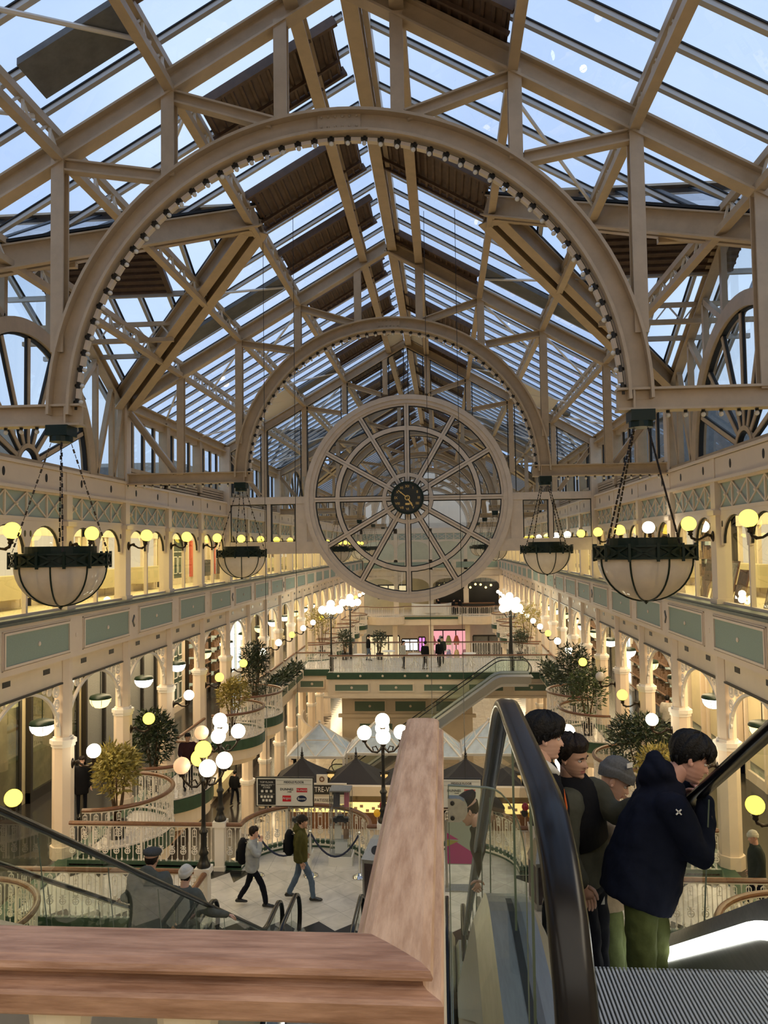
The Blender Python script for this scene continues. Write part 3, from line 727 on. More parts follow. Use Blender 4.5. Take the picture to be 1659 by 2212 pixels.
# ---------------------------------------------------------------- globe wall lamps
def lamp_proto(reach):
    t = thing('globe_lamp', '', 'lamp')
    m = MB(); m.smooth = True; m.lathe([(0, 0), (.075, 0), (.08, .02), (.05, .04), (.03, .06), (0, .06)], 12)
    me = MB(); me.smooth = True; me.v = [(z - 0, x, y * 1.6 - .30) for x, y, z in m.v]; me.f = m.f; me.m = m.m; me.sm = m.sm; me.build('wall_plate', BRONZE, t, world=False)
    m = MB(); m.smooth = True
    pts = [(.03, 0, -.30), (.12, 0, -.26), (.20, 0, -.30), (.30, 0, -.36), (reach * .75, 0, -.37), (reach - .03, 0, -.33), (reach, 0, -.25)]
    m.tube(pts, [.03, .035, .028, .024, .028, .032, .03], 8); m.ball((.16, 0, -.26), .045, 8, 6); m.ball((reach * .8, 0, -.37), .036, 8, 6)
    m.build('arm', BRONZE, t, world=False)
    m = MB(); m.smooth = True; m.lathe([(.0, -.27), (.05, -.27), (.06, -.24), (.045, -.21), (.075, -.17), (.06, -.15)], 12, (reach, 0, 0)); m.build('cup', BRONZE, t, world=False)
    m = MB(); m.smooth = True; m.ball((reach, 0, 0), .17, 20, 12); m.build('globe', LW, t, world=False)
    return t
def set_globe(t, mt):
    for c in KIDS[t.name]:
        if c.name.startswith('globe'):
            if c.data.materials[0] != mt:
                key = (c.data.name.split('.')[0], mt.name)
                if key not in GM: d = c.data.copy(); d.materials[0] = mt; GM[key] = d
                c.data = GM[key]
GM = {}
LPM = lamp_proto(.55); LPT = lamp_proto(.52)
usedM = usedT = False
WORDS = {'w': ('white', LW), 'y': ('yellow', LY), 'p': ('unlit opal', LO)}
SEQ = {(-1, 'm'): 'yywywyywwywwywwywwyww', (1, 'm'): 'yywwypywwywwwwywwwwww', (-1, 't'): 'yyyyyyyyyyywyyyyyyyyy', (1, 't'): 'yyywyyywwywyyywyyyyyy'}
for s in (-1, 1):
    for lv in 'mt':
        for k in range(1, 21):
            if lv == 'm': t = copy_tree(LPM) if usedM else LPM; usedM = True
            else: t = copy_tree(LPT) if usedT else LPT; usedT = True
            if lv == 'm': t.location = (XC + s * (HW - .2), yk(k), -4.86)
            else: t.location = (XC + s * (HW - .14), yk(k), .44)
            t.rotation_euler = (0, 0, 0 if s < 0 else PI)
            w, mt = WORDS[SEQ[(s, lv)][k]]; set_globe(t, mt)
            n = k
            t['label'] = (f'{w} globe lamp on the {SIDE[s]} middle-floor columns, {ORD[n - 1]} along from the viewer' if lv == 'm' else
                          f'{w} globe lamp on the {SIDE[s]} top gallery posts, {ORD[n - 1]} along from the viewer')
            t['group'] = 'globe lamps on the ' + SIDE[s] + (' middle arcade' if lv == 'm' else ' top gallery')

# ---------------------------------------------------------------- hanging bowl lamps inside the middle arcade
def bowl_small():
    t = thing('bowl_lamp', '', 'lamp')
    m = MB(); m.smooth = True; m.lathe([(0.02, .14), (.16, .13), (.30, .09), (.335, .03), (.335, -.01), (.31, -.01)], 18); m.tube([(0, 0, .12), (0, 0, 1.75)], .012, 6); m.build('cap', DGREEN, t, world=False)
    m = MB(); m.smooth = True; m.lathe([(.325, -.02), (.31, -.12), (.25, -.22), (.16, -.28), (.06, -.305), (0, -.31)], 18); m.build('bowl', LB, t, world=False)
    m = MB()
    for q in range(6): a = q * PI / 3; m.tube([(.33 * cos(a), .33 * sin(a), -.02), (.315 * cos(a), .315 * sin(a), -.12), (.255 * cos(a), .255 * sin(a), -.22), (.05 * cos(a), .05 * sin(a), -.312)], .008, 4)
    m.build('rib', DGREEN, t, world=False); return t
BS = bowl_small(); first = True
for s in (-1, 1):
    for k in range(1, 15):
        t = BS if first else copy_tree(BS); first = False
        t.location = (XC + s * (HW + 1.5), yk(k) + 1.8, -4.62)
        lit = not (s > 0 and k == 4)
        if not lit:
            for c in KIDS[t.name]:
                if c.name.startswith('bowl'): c.data = c.data.copy(); c.data.materials[0] = LO
        elif (k + (s > 0)) % 3 == 0:
            for c in KIDS[t.name]:
                if c.name.startswith('bowl'): c.data = c.data.copy(); c.data.materials[0] = LBY
        t['label'] = ('unlit ' if not lit else 'lit ') + f'half-bowl lamp hanging inside the {SIDE[s]} middle arcade, {ORD[k - 1]} bay from the viewer'; t['group'] = 'bowl lamps of the ' + SIDE[s] + ' arcade'

# ---------------------------------------------------------------- big bowl chandeliers hung from the feet of the arches
def chandelier():
    t = thing('bowl_chandelier', '', 'chandelier')
    m = MB(); m.smooth = True; n = 10
    m.lathe([(.665 * cos(PI / 2 * j / n), -.60 * sin(PI / 2 * j / n)) for j in range(n + 1)], 32); m.build('bowl', BOWLG, t, world=False)
    m = MB()
    for q in range(8):
        a = q * PI / 4 + .25; m.tube([(.672 * cos(PI / 2 * j / n) * cos(a), .672 * cos(PI / 2 * j / n) * sin(a), -.607 * sin(PI / 2 * j / n)) for j in range(n + 1)], .013, 5)
    m.lathe([(0, -.66), (.02, -.64), (.05, -.61), (.02, -.6)], 8); m.build('rib', DGREEN, t, world=False)
    m = MB(); m.ring((0, 0, 0), .69, .73, 0, .025, 32, plane='xy'); m.ring((0, 0, 0), .69, .73, .17, .195, 32, plane='xy'); m.ring((0, 0, 0), .665, .675, 0, .19, 32, plane='xy'); m.ring((0, 0, 0), .50, .52, .18, .30, 32, plane='xy'); m.ring((0, 0, 0), .0, .5, .22, .225, 32, plane='xy')
    for q in range(12):
        a, b_ = q * PI / 6, (q + 1) * PI / 6
        m.bar((.715 * cos(a), .715 * sin(a), .0), (.715 * cos(b_), .715 * sin(b_), .19), .02, .03); m.bar((.715 * cos(a), .715 * sin(a), .19), (.715 * cos(b_), .715 * sin(b_), .0), .02, .03)
        m.bar((.72 * cos(a), .72 * sin(a), -.03), (.72 * cos(a), .72 * sin(a), .22), .035, .035)
    m.build('rim', DGREEN, t, world=False)
    for q in range(4):
        a = q * PI / 2 + .5; m = MB(); p0, p1 = V((.12 * cos(a), .12 * sin(a), 1.96)), V((.68 * cos(a), .68 * sin(a), .2))
        for j in range(22):
            u, v = p0.lerp(p1, j / 22), p0.lerp(p1, (j + .8) / 22); m.bar(u, v, .028 if j % 2 else .010, .010 if j % 2 else .028)
        m.build('chain', BRONZE, t, world=False)
    m = MB(); m.lathe([(0, 1.9), (.17, 1.9), (.17, 1.99), (0, 1.99)], 16); m.build('ceiling_boss', DGREEN, t, world=False)
    return t
CH = chandelier(); first = True
PL = {0: 'nearest', 1: 'second'}
for i in (0, 1, 3, 4, 5):
    for s in (-1, 1):
        t = CH if first else copy_tree(CH); first = False
        t.location = (XC + s * 4.36, YT(i), -.22)
        t['label'] = {0: f'large green-rimmed glass bowl chandelier under the {SIDE[s]} foot of the nearest arch', 1: f'green-rimmed glass bowl chandelier under the {SIDE[s]} foot of the second arch'}.get(i, f'small glass bowl chandelier behind the wheel window, {SIDE[s]} side, {ORD[i - 3]} row')
        t['group'] = 'bowl chandeliers'
# ================================================================ railings
def bal_plain():
    m = MB(); m.lathe([(.024, .0), (.03, .03), (.012, .06), (.022, .10), (.030, .13), (.012, .17), (.010, .45), (.014, .5), (.009, .55), (.009, .80), (.022, .86), (.012, .9)], 6); return m
def bal_orn():
    m = MB(); m.lathe([(.024, 0), (.03, .03), (.012, .06), (.024, .11), (.012, .16), (.010, .22)], 6)
    m.ring((0, 0, .315), .052, .07, -.012, .012, 14)
    for a in range(4): m.bar((.02 * cos(a * PI / 2), 0, .315 + .02 * sin(a * PI / 2)), (.06 * cos(a * PI / 2), 0, .315 + .06 * sin(a * PI / 2)), .016, .016, (0, 1, 0))
    m.ball((0, 0, .315), .022, 6, 4); m.ball((0, 0, .41), .028, 6, 4, (1, .5, 1.3)); m.ball((-.05, 0, .40), .018, 5, 4); m.ball((.05, 0, .40), .018, 5, 4)
    for q in (-1, 1): m.bar((q * .045, 0, .43), (q * .045, 0, .80), .014, .014)
    m.bar((-.045, 0, .44), (.045, 0, .44), .014, .014); m.bar((-.045, 0, .66), (.045, 0, .66), .012, .012)
    m.ring((0, 0, .79), .038, .054, -.01, .01, 10, 0, PI); m.bar((0, 0, .66), (0, 0, .9), .012, .012); m.ball((0, 0, .74), .022, 5, 4)
    return m
BPL, BOR = bal_plain(), bal_orn(); BPLM, BORM = BPL.mesh('baluster', WHITE), BOR.mesh('ornate_baluster', WHITE)
RAILP = [(-.055, -.03), (.055, -.03), (.06, .0), (.045, .03), (.015, .042), (-.015, .042), (-.045, .03), (-.06, .0)]
def resample(path, step):
    P_ = [V(p) for p in path]; L = [0]
    for a, b in zip(P_[:-1], P_[1:]): L.append(L[-1] + (b - a).length)
    n = max(1, round(L[-1] / step)); out = []
    for j in range(n):
        d = L[-1] * (j + .5) / n
        for i in range(len(P_) - 1):
            if L[i + 1] >= d: t = (d - L[i]) / (L[i + 1] - L[i]); out.append((P_[i].lerp(P_[i + 1], t), (P_[i + 1] - P_[i]).normalized())); break
    return out
def railing(name, label, path, z, group, near=True, step=.135, posts=True):
    path = [V((p[0], p[1], z)) for p in path]
    t = thing(name, label, 'railing', path[0], 0, group); D = V((0, 0, 1))
    m = MB(); m.prism([p + D * 1.03 for p in path], RAILP); m.build('handrail', WOOD, t)
    m = MB(); m.prism([p + D * .97 for p in path], [(-.025, -.012), (.025, -.012), (.025, .012), (-.025, .012)]); m.prism([p + D * .075 for p in path], [(-.03, -.02), (.03, -.02), (.03, .02), (-.03, .02)])
    if posts:
        pl = resample(path, 1.3)
        for p, d in pl: m.bar(p, p + D * .98, .03, .045, d)
    m.build('rail_frame', WHITE, t)
    if near:
        for j, (p, d) in enumerate(resample(path, step)[:100]):
            link('baluster' if j % 2 else 'ornate_baluster', BPLM if j % 2 else BORM, t, p + D * .08 - path[0], (0, 0, math.atan2(d.y, d.x)))
    else:
        m = MB()
        for j, (p, d) in enumerate(resample(path, step)):
            q = V((-d.y, d.x, 0))
            if j % 2: m.bar(p + D * .08, p + D * .97, .022, .022, d)
            else:
                for e in (-.035, .035): m.bar(p + d * e + D * .45, p + d * e + D * .92, .015, .015, d)
                m.bar(p + D * .08, p + D * .25, .022, .022, d); m.bar(p + D * .84, p + D * .97, .06, .02, d)
                m.prism([p + d * (.062 * cos(a * PI / 4)) + D * (.35 + .07 * sin(a * PI / 4)) for a in range(8)], [(-.01, -.01), (.01, -.01), (.01, .01), (-.01, .01)], q, True)
        o = m.build('baluster', WHITE, t); o['kind'] = 'stuff'
    return t
def mx(x): return 2 * XC - x
def sx(s, x): return x if s < 0 else mx(x)
def half(cx, cy, r, a0, a1, n=18, ry=None): return [(cx + r * cos(a0 + (a1 - a0) * j / n), cy + (ry or r) * sin(a0 + (a1 - a0) * j / n)) for j in range(n + 1)]

# ---------------------------------------------------------------- the near bridge with its landing and two bulging bays
YF, YN, YL = 18.2, 15.57, 13.55
m = MB()
def slab(pts, z0, z1, mb): mb.poly([(x, y, z0) for x, y in pts], (0, 0, z1 - z0))
slab([(XL + .3, YN), (-4.85, YN), (-4.85, YL), (mx(-4.85), YL), (mx(-4.85), YN), (XR - .3, YN), (XR - .3, YF), (XL + .3, YF)], ZM - .06, ZM + .002, m)
struct('floor_bridge', m, TILEB)
m = MB()
for s in (-1, 1): slab([(sx(s, a), b) for a, b in half(-3.3, YF, 1.5, PI, 0, 20, 1.45)], ZM - .06, ZM + .001, m)
struct('floor_bridge_bays', m, tilemat('bay_floor_tiles', (.66, .62, .57), (.60, .56, .51), .52, 0, (.016, .015, .014), [], .3, 0, .25))
bd = MB(); q0 = ZM + .004
def saw(xa, xb, y, d, n):
    for j in range(n): a, b = xa + (xb - xa) * j / n, xa + (xb - xa) * (j + 1) / n; bd.poly([(a, y, q0), (b, y, q0), ((a + b) / 2, y + d, q0)], (0, 0, .003))
    bd.poly([(xa, y, q0), (xb, y, q0), (xb, y - d * .3, q0), (xa, y - d * .3, q0)], (0, 0, .003))
saw(-5.0, -4.55, YF - .2, -.5, 1); saw(-1.95, -.98, YF - .2, -.45, 1); saw(mx(-4.55), mx(-5.0), YF - .2, -.5, 1)
for s in (-1, 1): saw(sx(s, XL + .4), sx(s, -5.0), YF - .15, -.38, 6); saw(sx(s, XL + .4), sx(s, -4.9), YN + .15, .38, 6)
struct('floor_bridge_border', bd, mat('black_marble', (.02, .018, .017), .2))
m = MB(); c = MB()
slab([(XL + .3, YN), (-4.85, YN), (-4.85, YL), (mx(-4.85), YL), (mx(-4.85), YN), (XR - .3, YN), (XR - .3, YF), (XL + .3, YF)], ZM - .95, ZM - .06, c)
for s in (-1, 1):
    slab([(sx(s, a), b) for a, b in half(-3.3, YF, 1.52, PI, 0, 20, 1.47)], ZM - .95, ZM - .06, c)
    g = [(sx(s, a), b, ZM + .04) for a, b in [(XL + .4, YF + .02), (-4.86, YF + .02)] + half(-3.3, YF + .02, 1.52, PI, 0, 20, 1.47) + [(-1.5, YF + .02)]]
    m.prism(g, [(-.05, -.34), (.05, -.34), (.05, .14), (-.05, .14)])
    m.prism([(sx(s, a), b, ZM + .04) for a, b in [(XL + .4, YN), (-4.87, YN), (-4.87, YL)]], [(-.05, -.34), (.05, -.34), (.05, .06), (-.05, .06)])
struct('trim_bridge_kerb', m, GREEN); struct('trim_bridge_fascia', c, CREAM2)
for s in (-1, 1):
    S = SIDE[s]
    railing('bridge_railing', f'white iron railing with wooden handrail along the far edge of the near bridge, {S} arm', [(sx(s, XL + .45), YF), (sx(s, -5.42), YF)], ZM, 'railings of the near bridge')
    railing('bay_railing', f'white railing curving round the {S} bulge of the landing', [(sx(s, a), b) for a, b in [(-5.12, YF), (-4.85, YF)] + half(-3.3, YF, 1.5, PI, 0, 22, 1.45) + [(-1.72, YF), (-1.62, YF)]], ZM, 'railings of the near bridge')
    railing('bridge_railing', f'white iron railing along the viewer\'s edge of the near bridge, {S} arm', [(sx(s, XL + .45), YN), (sx(s, -4.98), YN)], ZM, 'railings of the near bridge')
    railing('landing_railing', f'short white railing beside the foot of the {S} top-floor escalator', [(sx(s, -4.80), YN - .15), (sx(s, -4.80), YL + .2)], ZM, 'railings of the near bridge')

# ---------------------------------------------------------------- lamp posts with five globes
def lamppost(label, x, y, cols, rot=.3):
    t = thing('lamp_post', label, 'lamp post', (x, y, ZM), 0, 'five-globe lamp posts of the near bridge')
    m = MB(); m.box((0, 0, .5), (.22, .22, 1.0)); m.box((0, 0, 1.06), (.30, .30, .12)); m.box((0, 0, .05), (.26, .26, .1)); m.build('newel', WHITE, t, world=False)
    m = MB(); m.smooth = True
    m.lathe([(.13, 1.12), (.14, 1.16), (.10, 1.22), (.07, 1.34), (.10, 1.38), (.075, 1.44), (.055, 1.55), (.06, 1.75), (.085, 1.79), (.085, 1.82), (.05, 1.86), (.042, 2.0), (.038, 2.75), (.06, 2.78), (.06, 2.82), (.035, 2.86), (.035, 2.98), (.0, 3.0)], 12); m.build('pole', BLACK, t, world=False)
    m = MB(); m.smooth = True; g = []
    for q in range(4):
        a = rot + q * PI / 2; u = V((cos(a), sin(a), 0)); z = V((0, 0, 1))
        m.tube([u * .03 + z * 2.8, u * .13 + z * 2.70, u * .25 + z * 2.72, u * .36 + z * 2.84, u * .42 + z * 2.96], [.028, .024, .022, .024, .026], 7)
        m.tube([u * .10 + z * 2.72, u * .16 + z * 2.84, u * .24 + z * 2.82, u * .22 + z * 2.74], .014, 6)
        m.lathe([(0, 2.94), (.05, 2.94), (.075, 3.0), (.05, 3.02)], 10, u * .42); g.append(u * .42 + z * 3.15)
    m.lathe([(0, 2.98), (.05, 2.98), (.04, 3.2), (.075, 3.26), (.05, 3.29)], 10); g.append(V((0, 0, 3.42))); m.build('bracket_arms', BRONZE, t, world=False)
    for p, c in zip(g, cols):
        b = MB(); b.smooth = True; b.ball(p, .165, 20, 12); b.build('globe', {'w': LW, 'y': LY, 'p': LP}[c], t, world=False)
    return t
lamppost('lamp post with two yellow globes on the near-side newel left of the landing', -4.85, YN, 'wypwy', .5)
lamppost('lamp post with one peach globe on the far-side newel left of the landing', -5.27, YF, 'wwpww', .2)
lamppost('lamp post with white globes mid-railing, just left of the wooden rail end', -1.463, YF, 'wwwww', .1)
lamppost('lamp post with white globes on the right far-side newel, behind the boys', mx(-5.27), YF, 'wwwww', .3)
lamppost('black lamp post on the right near-side newel of the bridge, hidden behind the navy-jacketed boy', mx(-4.85), YN, 'wywww', .6)

# ---------------------------------------------------------------- balconies along the middle floor
def leafmesh(cx, cy, cz, rx, ry, rz_, n, ln, wd, mb, up=.2, seed=1):
    r = random.Random(seed)
    for _ in range(n):
        while True:
            p = V((r.uniform(-1, 1), r.uniform(-1, 1), r.uniform(-1, 1)))
            if .25 < p.length < 1: break
        b = V((cx + p.x * rx, cy + p.y * ry, cz + p.z * rz_))
        d = V((p.x + r.uniform(-.7, .7), p.y + r.uniform(-.7, .7), p.z * .5 + up + r.uniform(-.5, .5))).normalized(); sd = d.cross(V((r.uniform(-1, 1), r.uniform(-1, 1), r.uniform(-1, 1)))).normalized()
        L = ln * r.uniform(.6, 1.2); w = wd * r.uniform(.7, 1.2); u = d.cross(sd) * L * .12
        mb.add([b, b + d * L * .4 + sd * w + u, b + d * L - u, b + d * L * .4 - sd * w + u], [(0, 1, 2, 3)])
LEAFY = mat('yellow_green_leaf', (.46, .37, .085), .5, noise=.5, nscale=5); LEAFD = mat('dark_green_leaf', (.035, .055, .02), .4, noise=.5, nscale=5); LEAFM = mat('mid_green_leaf', (.09, .13, .04), .45, noise=.5, nscale=5)
BARK = mat('bark', (.14, .08, .04), .8, noise=.4, nscale=20); POT = mat('terracotta_black_pot', (.03, .028, .026), .5)
def tree(label, x, y, z, h, rx, rz_, lm, n, seed, group='potted trees on the balconies', ln=.22, wd=.028):
    t = thing('potted_tree', label, 'tree', (x, y, z), 0, group); r = random.Random(seed)
    m = MB(); m.lathe([(0, 0), (.2, 0), (.25, .4), (.27, .42), (.22, .42), (.2, .38), (0, .38)], 14); m.build('pot', POT, t, world=False)
    m = MB(); m.smooth = True; tips = []
    for q in range(5):
        a = q * 1.26 + r.uniform(-.3, .3); p = V((.04 * cos(a), .04 * sin(a), .36)); pts = [p]
        e = V((rx * .55 * cos(a), rx * .55 * sin(a), h - rz_ * .7 + r.uniform(-.1, .2)))
        for u in (.35, .7, 1): pts.append(p.lerp(e, u) + V((r.uniform(-.05, .05), r.uniform(-.05, .05), 0)))
        m.tube(pts, [.03, .024, .018, .01], 6)
        tips.append(pts[-1])
    m.build('trunk', BARK, t, world=False)
    m = MB(); leafmesh(0, 0, h - rz_, rx, rx, rz_, n, ln, wd, m, .15, seed)
    for q, p in enumerate(tips): leafmesh(p.x, p.y, p.z, rx * .5, rx * .5, rz_ * .5, n // 6, ln, wd, m, .15, seed + 10 + q)
    m.build('foliage', lm, t, world=False); return t
BALC = {-1: [0, 2, 3, 5, 6, 11, 12, 14, 15, 17], 1: [0, 2, 3, 5, 6, 11, 12, 14, 15, 17]}
XE = HW - .38
BN = {0: 'nearest', 2: 'second', 3: 'third', 5: 'fourth', 6: 'fifth', 11: 'sixth', 12: 'seventh', 14: 'eighth', 15: 'ninth', 17: 'tenth'}
for s in (-1, 1):
    S = SIDE[s]; ex = XC + s * XE
    for k in BALC[s]:
        yc = yk(k) + BAY / 2; rr = 1.62
        pts = [(ex - s * rr * sin(PI * j / 22), yc - rr * cos(PI * j / 22)) for j in range(23)]
        m = MB(); slab(pts, ZM - .3, ZM + .0, m); fl = struct('floor_balcony', m, TILEB if False else MT['bay_floor_tiles'])
        m = MB(); m.prism([(x, y, ZM - .1) for x, y in pts], [(-.05, -.22), (.05, -.22), (.05, .16), (-.05, .16)])
        m.build('kerb', GREEN, fl)
        m = MB(); q = [(ex - s * (rr - .06) * sin(PI * j / 22), yc - (rr - .06) * cos(PI * j / 22)) for j in range(23)]
        slab(q, ZM - .72, ZM - .3, m); q = [(ex - s * (rr - .3) * sin(PI * j / 22), yc - (rr - .3) * cos(PI * j / 22)) for j in range(23)]; slab(q, ZM - .95, ZM - .72, m)
        m.build('underside', CREAM2, fl)
        railing('balcony_railing', f'curved white railing with wooden handrail on the {BN[k]} balcony of the {S} side', pts, ZM + .02, 'balcony railings', near=k < 7, step=.135 if k < 7 else .16)
    for k in (1, 4, 7, 8, 9, 10, 13, 16, 18, 19):
        if k == 1: continue
        x = XC + s * (HW - .25)
        railing('gallery_railing', f'straight white railing between {S} middle-floor columns, {ORD[k - 1]} bay from the viewer', [(x, yk(k) + .3), (x, yk(k) + 3.3)], ZM + .02, 'gallery railings of the middle floor', near=k == 4, step=.14 if k < 9 else .18)
T = tree
T('bushy yellow-green tree in a pot on the second left balcony', -8.55, 20.1, ZM, 2.35, .55, .62, LEAFY, 900, 3)
T('tall dark green tree in a pot on the third left balcony', -9.0, 23.9, ZM, 2.5, .62, .85, LEAFD, 900, 4)
T('yellow-green tree in a pot on the fourth left balcony', -8.5, 31.2, ZM, 2.2, .62, .6, LEAFY, 600, 5)
T('tall dark tree in a pot on the fifth left balcony', -8.5, 34.9, ZM, 3.3, .6, 1.3, LEAFD, 900, 6)
T('tall dark tree in a pot on the fifth right balcony', 5.6, 34.9, ZM, 3.1, .75, 1.2, LEAFD, 900, 7)
T('loose yellow-green tree in a pot on the fourth right balcony', 5.5, 31.4, ZM, 2.6, .7, .9, LEAFM, 700, 8)
T('dark leafy tree in a pot on the third right balcony', 5.75, 24.3, ZM, 2.3, .85, .75, LEAFD, 900, 9, ln=.26)
T('yellow-green tree in a pot on the second right balcony, below the boy in navy', 5.4, 20.3, ZM, 2.3, .6, .8, LEAFY, 800, 11)
T('yellow-green tree in a pot far along the left balconies', -8.4, 53.6, ZM, 3.4, 1.0, 1.0, LEAFY, 500, 12)
T('yellow-green tree in a pot far along the right balconies', 5.5, 53.6, ZM, 3.6, 1.0, 1.2, LEAFY, 500, 13)

# ================================================================ escalators (local frame: y runs down the slope, z from the upper floor)
def step_mesh(w, L):
    m = MB(); m.bb((-w / 2, 0, -.06), (w / 2, L, -.014)); m.bb((-w / 2, L - .03, -.20), (w / 2, L - .004, -.06)); m.cur = 1
    n = int(w / .0145)
    for j in range(n): x = -w / 2 + (j + .5) * w / n; m.bb((x - .0038, 0, -.014), (x + .0038, L, 0)); m.bb((x - .0038, L - .01, -.20), (x + .0038, L + .004, -.0))
    return m.mesh('step', [STEPD, STEP])
def escalator(label, loc, rz, drop, tan=.577, W=1.22, light=True, nsteps=40, cat='escalator', det=True):
    t = thing('escalator', label, cat, loc, rz, 'escalators')
    run = drop / tan; ang = math.atan(tan); h = W / 2
    def line(dz, a=-1.3, b=1.35):            # a path parallel to the step line, dz above it
        p = [(a, dz)]
        for q in range(-3, 4): u = q / 3 * .30; p.append((u + .02, dz - tan * (u + .30) ** 2 / 1.2))
        for q in range(-3, 4): u = q / 3 * .30; p.append((run + u - .02, dz - drop + tan * (.30 - u) ** 2 / 1.2))
        p.append((run + b, dz - drop)); return p
    for sg in (-1, 1):
        x = sg * h; m = MB(); m.smooth = True
        A = line(.98, -1.28, 1.0); r = .50
        top = [(-1.28 - r * sin(a), .98 - r + r * cos(a)) for a in [PI * q / 12 for q in range(12, 0, -1)]]
        bot = [(run + 1.0 + r * .8 * sin(a), .98 - drop - r * .8 + r * .8 * cos(a)) for a in [PI * q / 12 for q in range(1, 13)]]
        full = [(-1.0, .98 - 2 * r)] + top + A + bot + [(run + .7, .98 - drop - 1.6 * r)]
        prof = [(-.036, -.02), (-.02, -.026), (.02, -.026), (.036, -.02), (.043, 0), (.036, .017), (.018, .024), (-.018, .024), (-.036, .017), (-.043, 0)]
        ups = []
        for j in range(len(full)):
            a, b = full[max(0, j - 1)], full[min(len(full) - 1, j + 1)]; d = V((0, b[0] - a[0], b[1] - a[1])).normalized(); ups.append(V((0, -d.z, d.y)))
        m.prism([(x, a, b) for a, b in full], prof, ups=ups); m.build('handrail', RUBBER, t, world=False)
        m = MB(); g = [(x, a, b - .02) for a, b in top + A + bot]
        base = line(.19, -1.1, .85); gl = [(a, b - .02) for a, b in A]
        n = len(A)
        for j in range(n - 1): m.quad((x, *A[j]), (x, *A[j + 1]), (x, base[j + 1][0], base[j + 1][1]), (x, base[j][0], base[j][1]))
        tp = [(x, -1.28, .98)] + [(x, a, b) for a, b in reversed(top)] + [(x, -1.0, .19), (x, -1.1, .19)]; m.add(tp, [tuple(range(len(tp)))])
        bp = [(x, A[-1][0], A[-1][1])] + [(x, a, b) for a, b in bot] + [(x, run + .85, .19 - drop)]; m.add(bp, [tuple(range(len(bp)))])
        BG = m.build('balustrade_glass', GESC, t, world=False)
        if det:
            m = MB(); L = run / cos(ang)
            for q in range(1, 8): u = run * q / 8 + .2; z = -tan * u; m.bar((x, u, z + .22), (x, u - .16, z + 1.0), .003, .008, (1, 0, 0))
            for u in (-.35, -.95): m.bar((x, u, .2), (x, u, .95), .003, .008, (1, 0, 0))
            m.build('glass_joint', EDGE, BG, world=False)
        m = MB(); B = line(.0, -1.75, 1.45); prof = [(-.14, -.30), (-.14, .08), (-.085, .19), (.085, .19), (.14, .08), (.14, -.30)]
        m.prism([(x, a, b) for a, b in B], prof); DK_ = m.build('deck', STEEL, t, world=False)
        m = MB(); m.prism([(x + .012, a, b + .192) for a, b in B], [(-.024, -.004), (.024, -.004), (.024, .004), (-.024, .004)]); m.build('deck_strip', RUBBER2, DK_, world=False)
        m = MB(); m.prism([(x - sg * .143, a, b) for a, b in B], [(-.004, -.35), (.004, -.35), (.004, .03), (-.004, .03)]); SK_ = m.build('skirt', STEEL, t, world=False)
        if light and sg > 0:
            m = MB(); m.prism([(x - sg * .150, a, b + .075) for a, b in line(.0, -.2, .1)], [(-.012, -.035), (.012, -.035), (.012, .035), (-.012, .035)]); m.build('skirt_light', STRIP, SK_, world=False)
    w = W - .31; L = .40; SM = step_mesh(w, L)
    for q in range(nsteps):
        u = -1.0 + q * L
        if u > run + .6: break
        # tread height: level at the ends, stepping down the slope between
        e = u + L; z = max(-drop, -tan * max(0, e + .2))
        link('step', SM, t, (0, u, z))
    m = MB(); m.bb((-w / 2, -1.9, -.05), (w / 2, -.93, .004)); m.bb((-w / 2, run + .7, -drop - .05), (w / 2, run + 1.7, -drop + .006)); m.build('comb_plate', STEEL, t, world=False)
    m = MB(); B = line(-.35, -1.6, 1.3); m.prism([(0, a, b) for a, b in B], [(-h - .13, -.35 if det else -.12), (h + .13, -.35 if det else -.12), (h + .13, .05), (-h - .13, .05)]); m.build('truss_cladding', WALLB, t, world=False)
    return t
ER = .24
escalator('down escalator in the foreground carrying four boys', (.85, 3.30, ZT), 0, ZT - ZM, W=1.22)
escalator('down escalator on the left carrying the man in a flat cap', (mx(.85) + .06, 3.30, ZT), 0, ZT - ZM, W=1.22)
escalator('left escalator going from the landing down to the ground floor', (-2.24, 13.36, ZM), PI, ZM - ZG, W=1.22)
escalator('right escalator going from the landing down to the ground floor, under the wooden rail', (-.66, 13.36, ZM), PI, ZM - ZG, W=1.22)
t = escalator('glass-sided escalator climbing to the far bridge', (3.0, 45.3, ZM), PI / 2, ZM - ZG, .70, 1.22, light=False, det=False)
t = escalator('second escalator beside the one climbing to the far bridge', (3.0, 47.2, ZM), PI / 2, ZM - ZG, .70, 1.22, light=False, det=False) if False else t
# ================================================================ the wheel window and its clock
YW = YT(2); ZW = 2.05; RW = 4.40
def text(s, size, loc, m, parent=None, rot=(PI / 2, 0, 0), ext=.004, align='CENTER', name='lettering', sx_=1.0):
    c = bpy.data.curves.new(name, 'FONT'); c.body = s; c.size = size; c.extrude = ext; c.align_x = align; c.align_y = 'CENTER'; c.resolution_u = 2
    c.materials.append(m); tmp = bpy.data.objects.new(name, c); col.objects.link(tmp); dg = bpy.context.evaluated_depsgraph_get()
    me = bpy.data.meshes.new_from_object(tmp.evaluated_get(dg)); me.name = name; bpy.data.objects.remove(tmp)
    o = bpy.data.objects.new(name, me); col.objects.link(o); o.location = loc; o.rotation_euler = rot; o.scale = (sx_, 1, 1)
    if parent is not None: kid(parent, o)
    return o
t = thing('wheel_window', 'great round wheel window with twelve spokes in the glazed wall across the hall', 'window', (XC, YW, ZW))
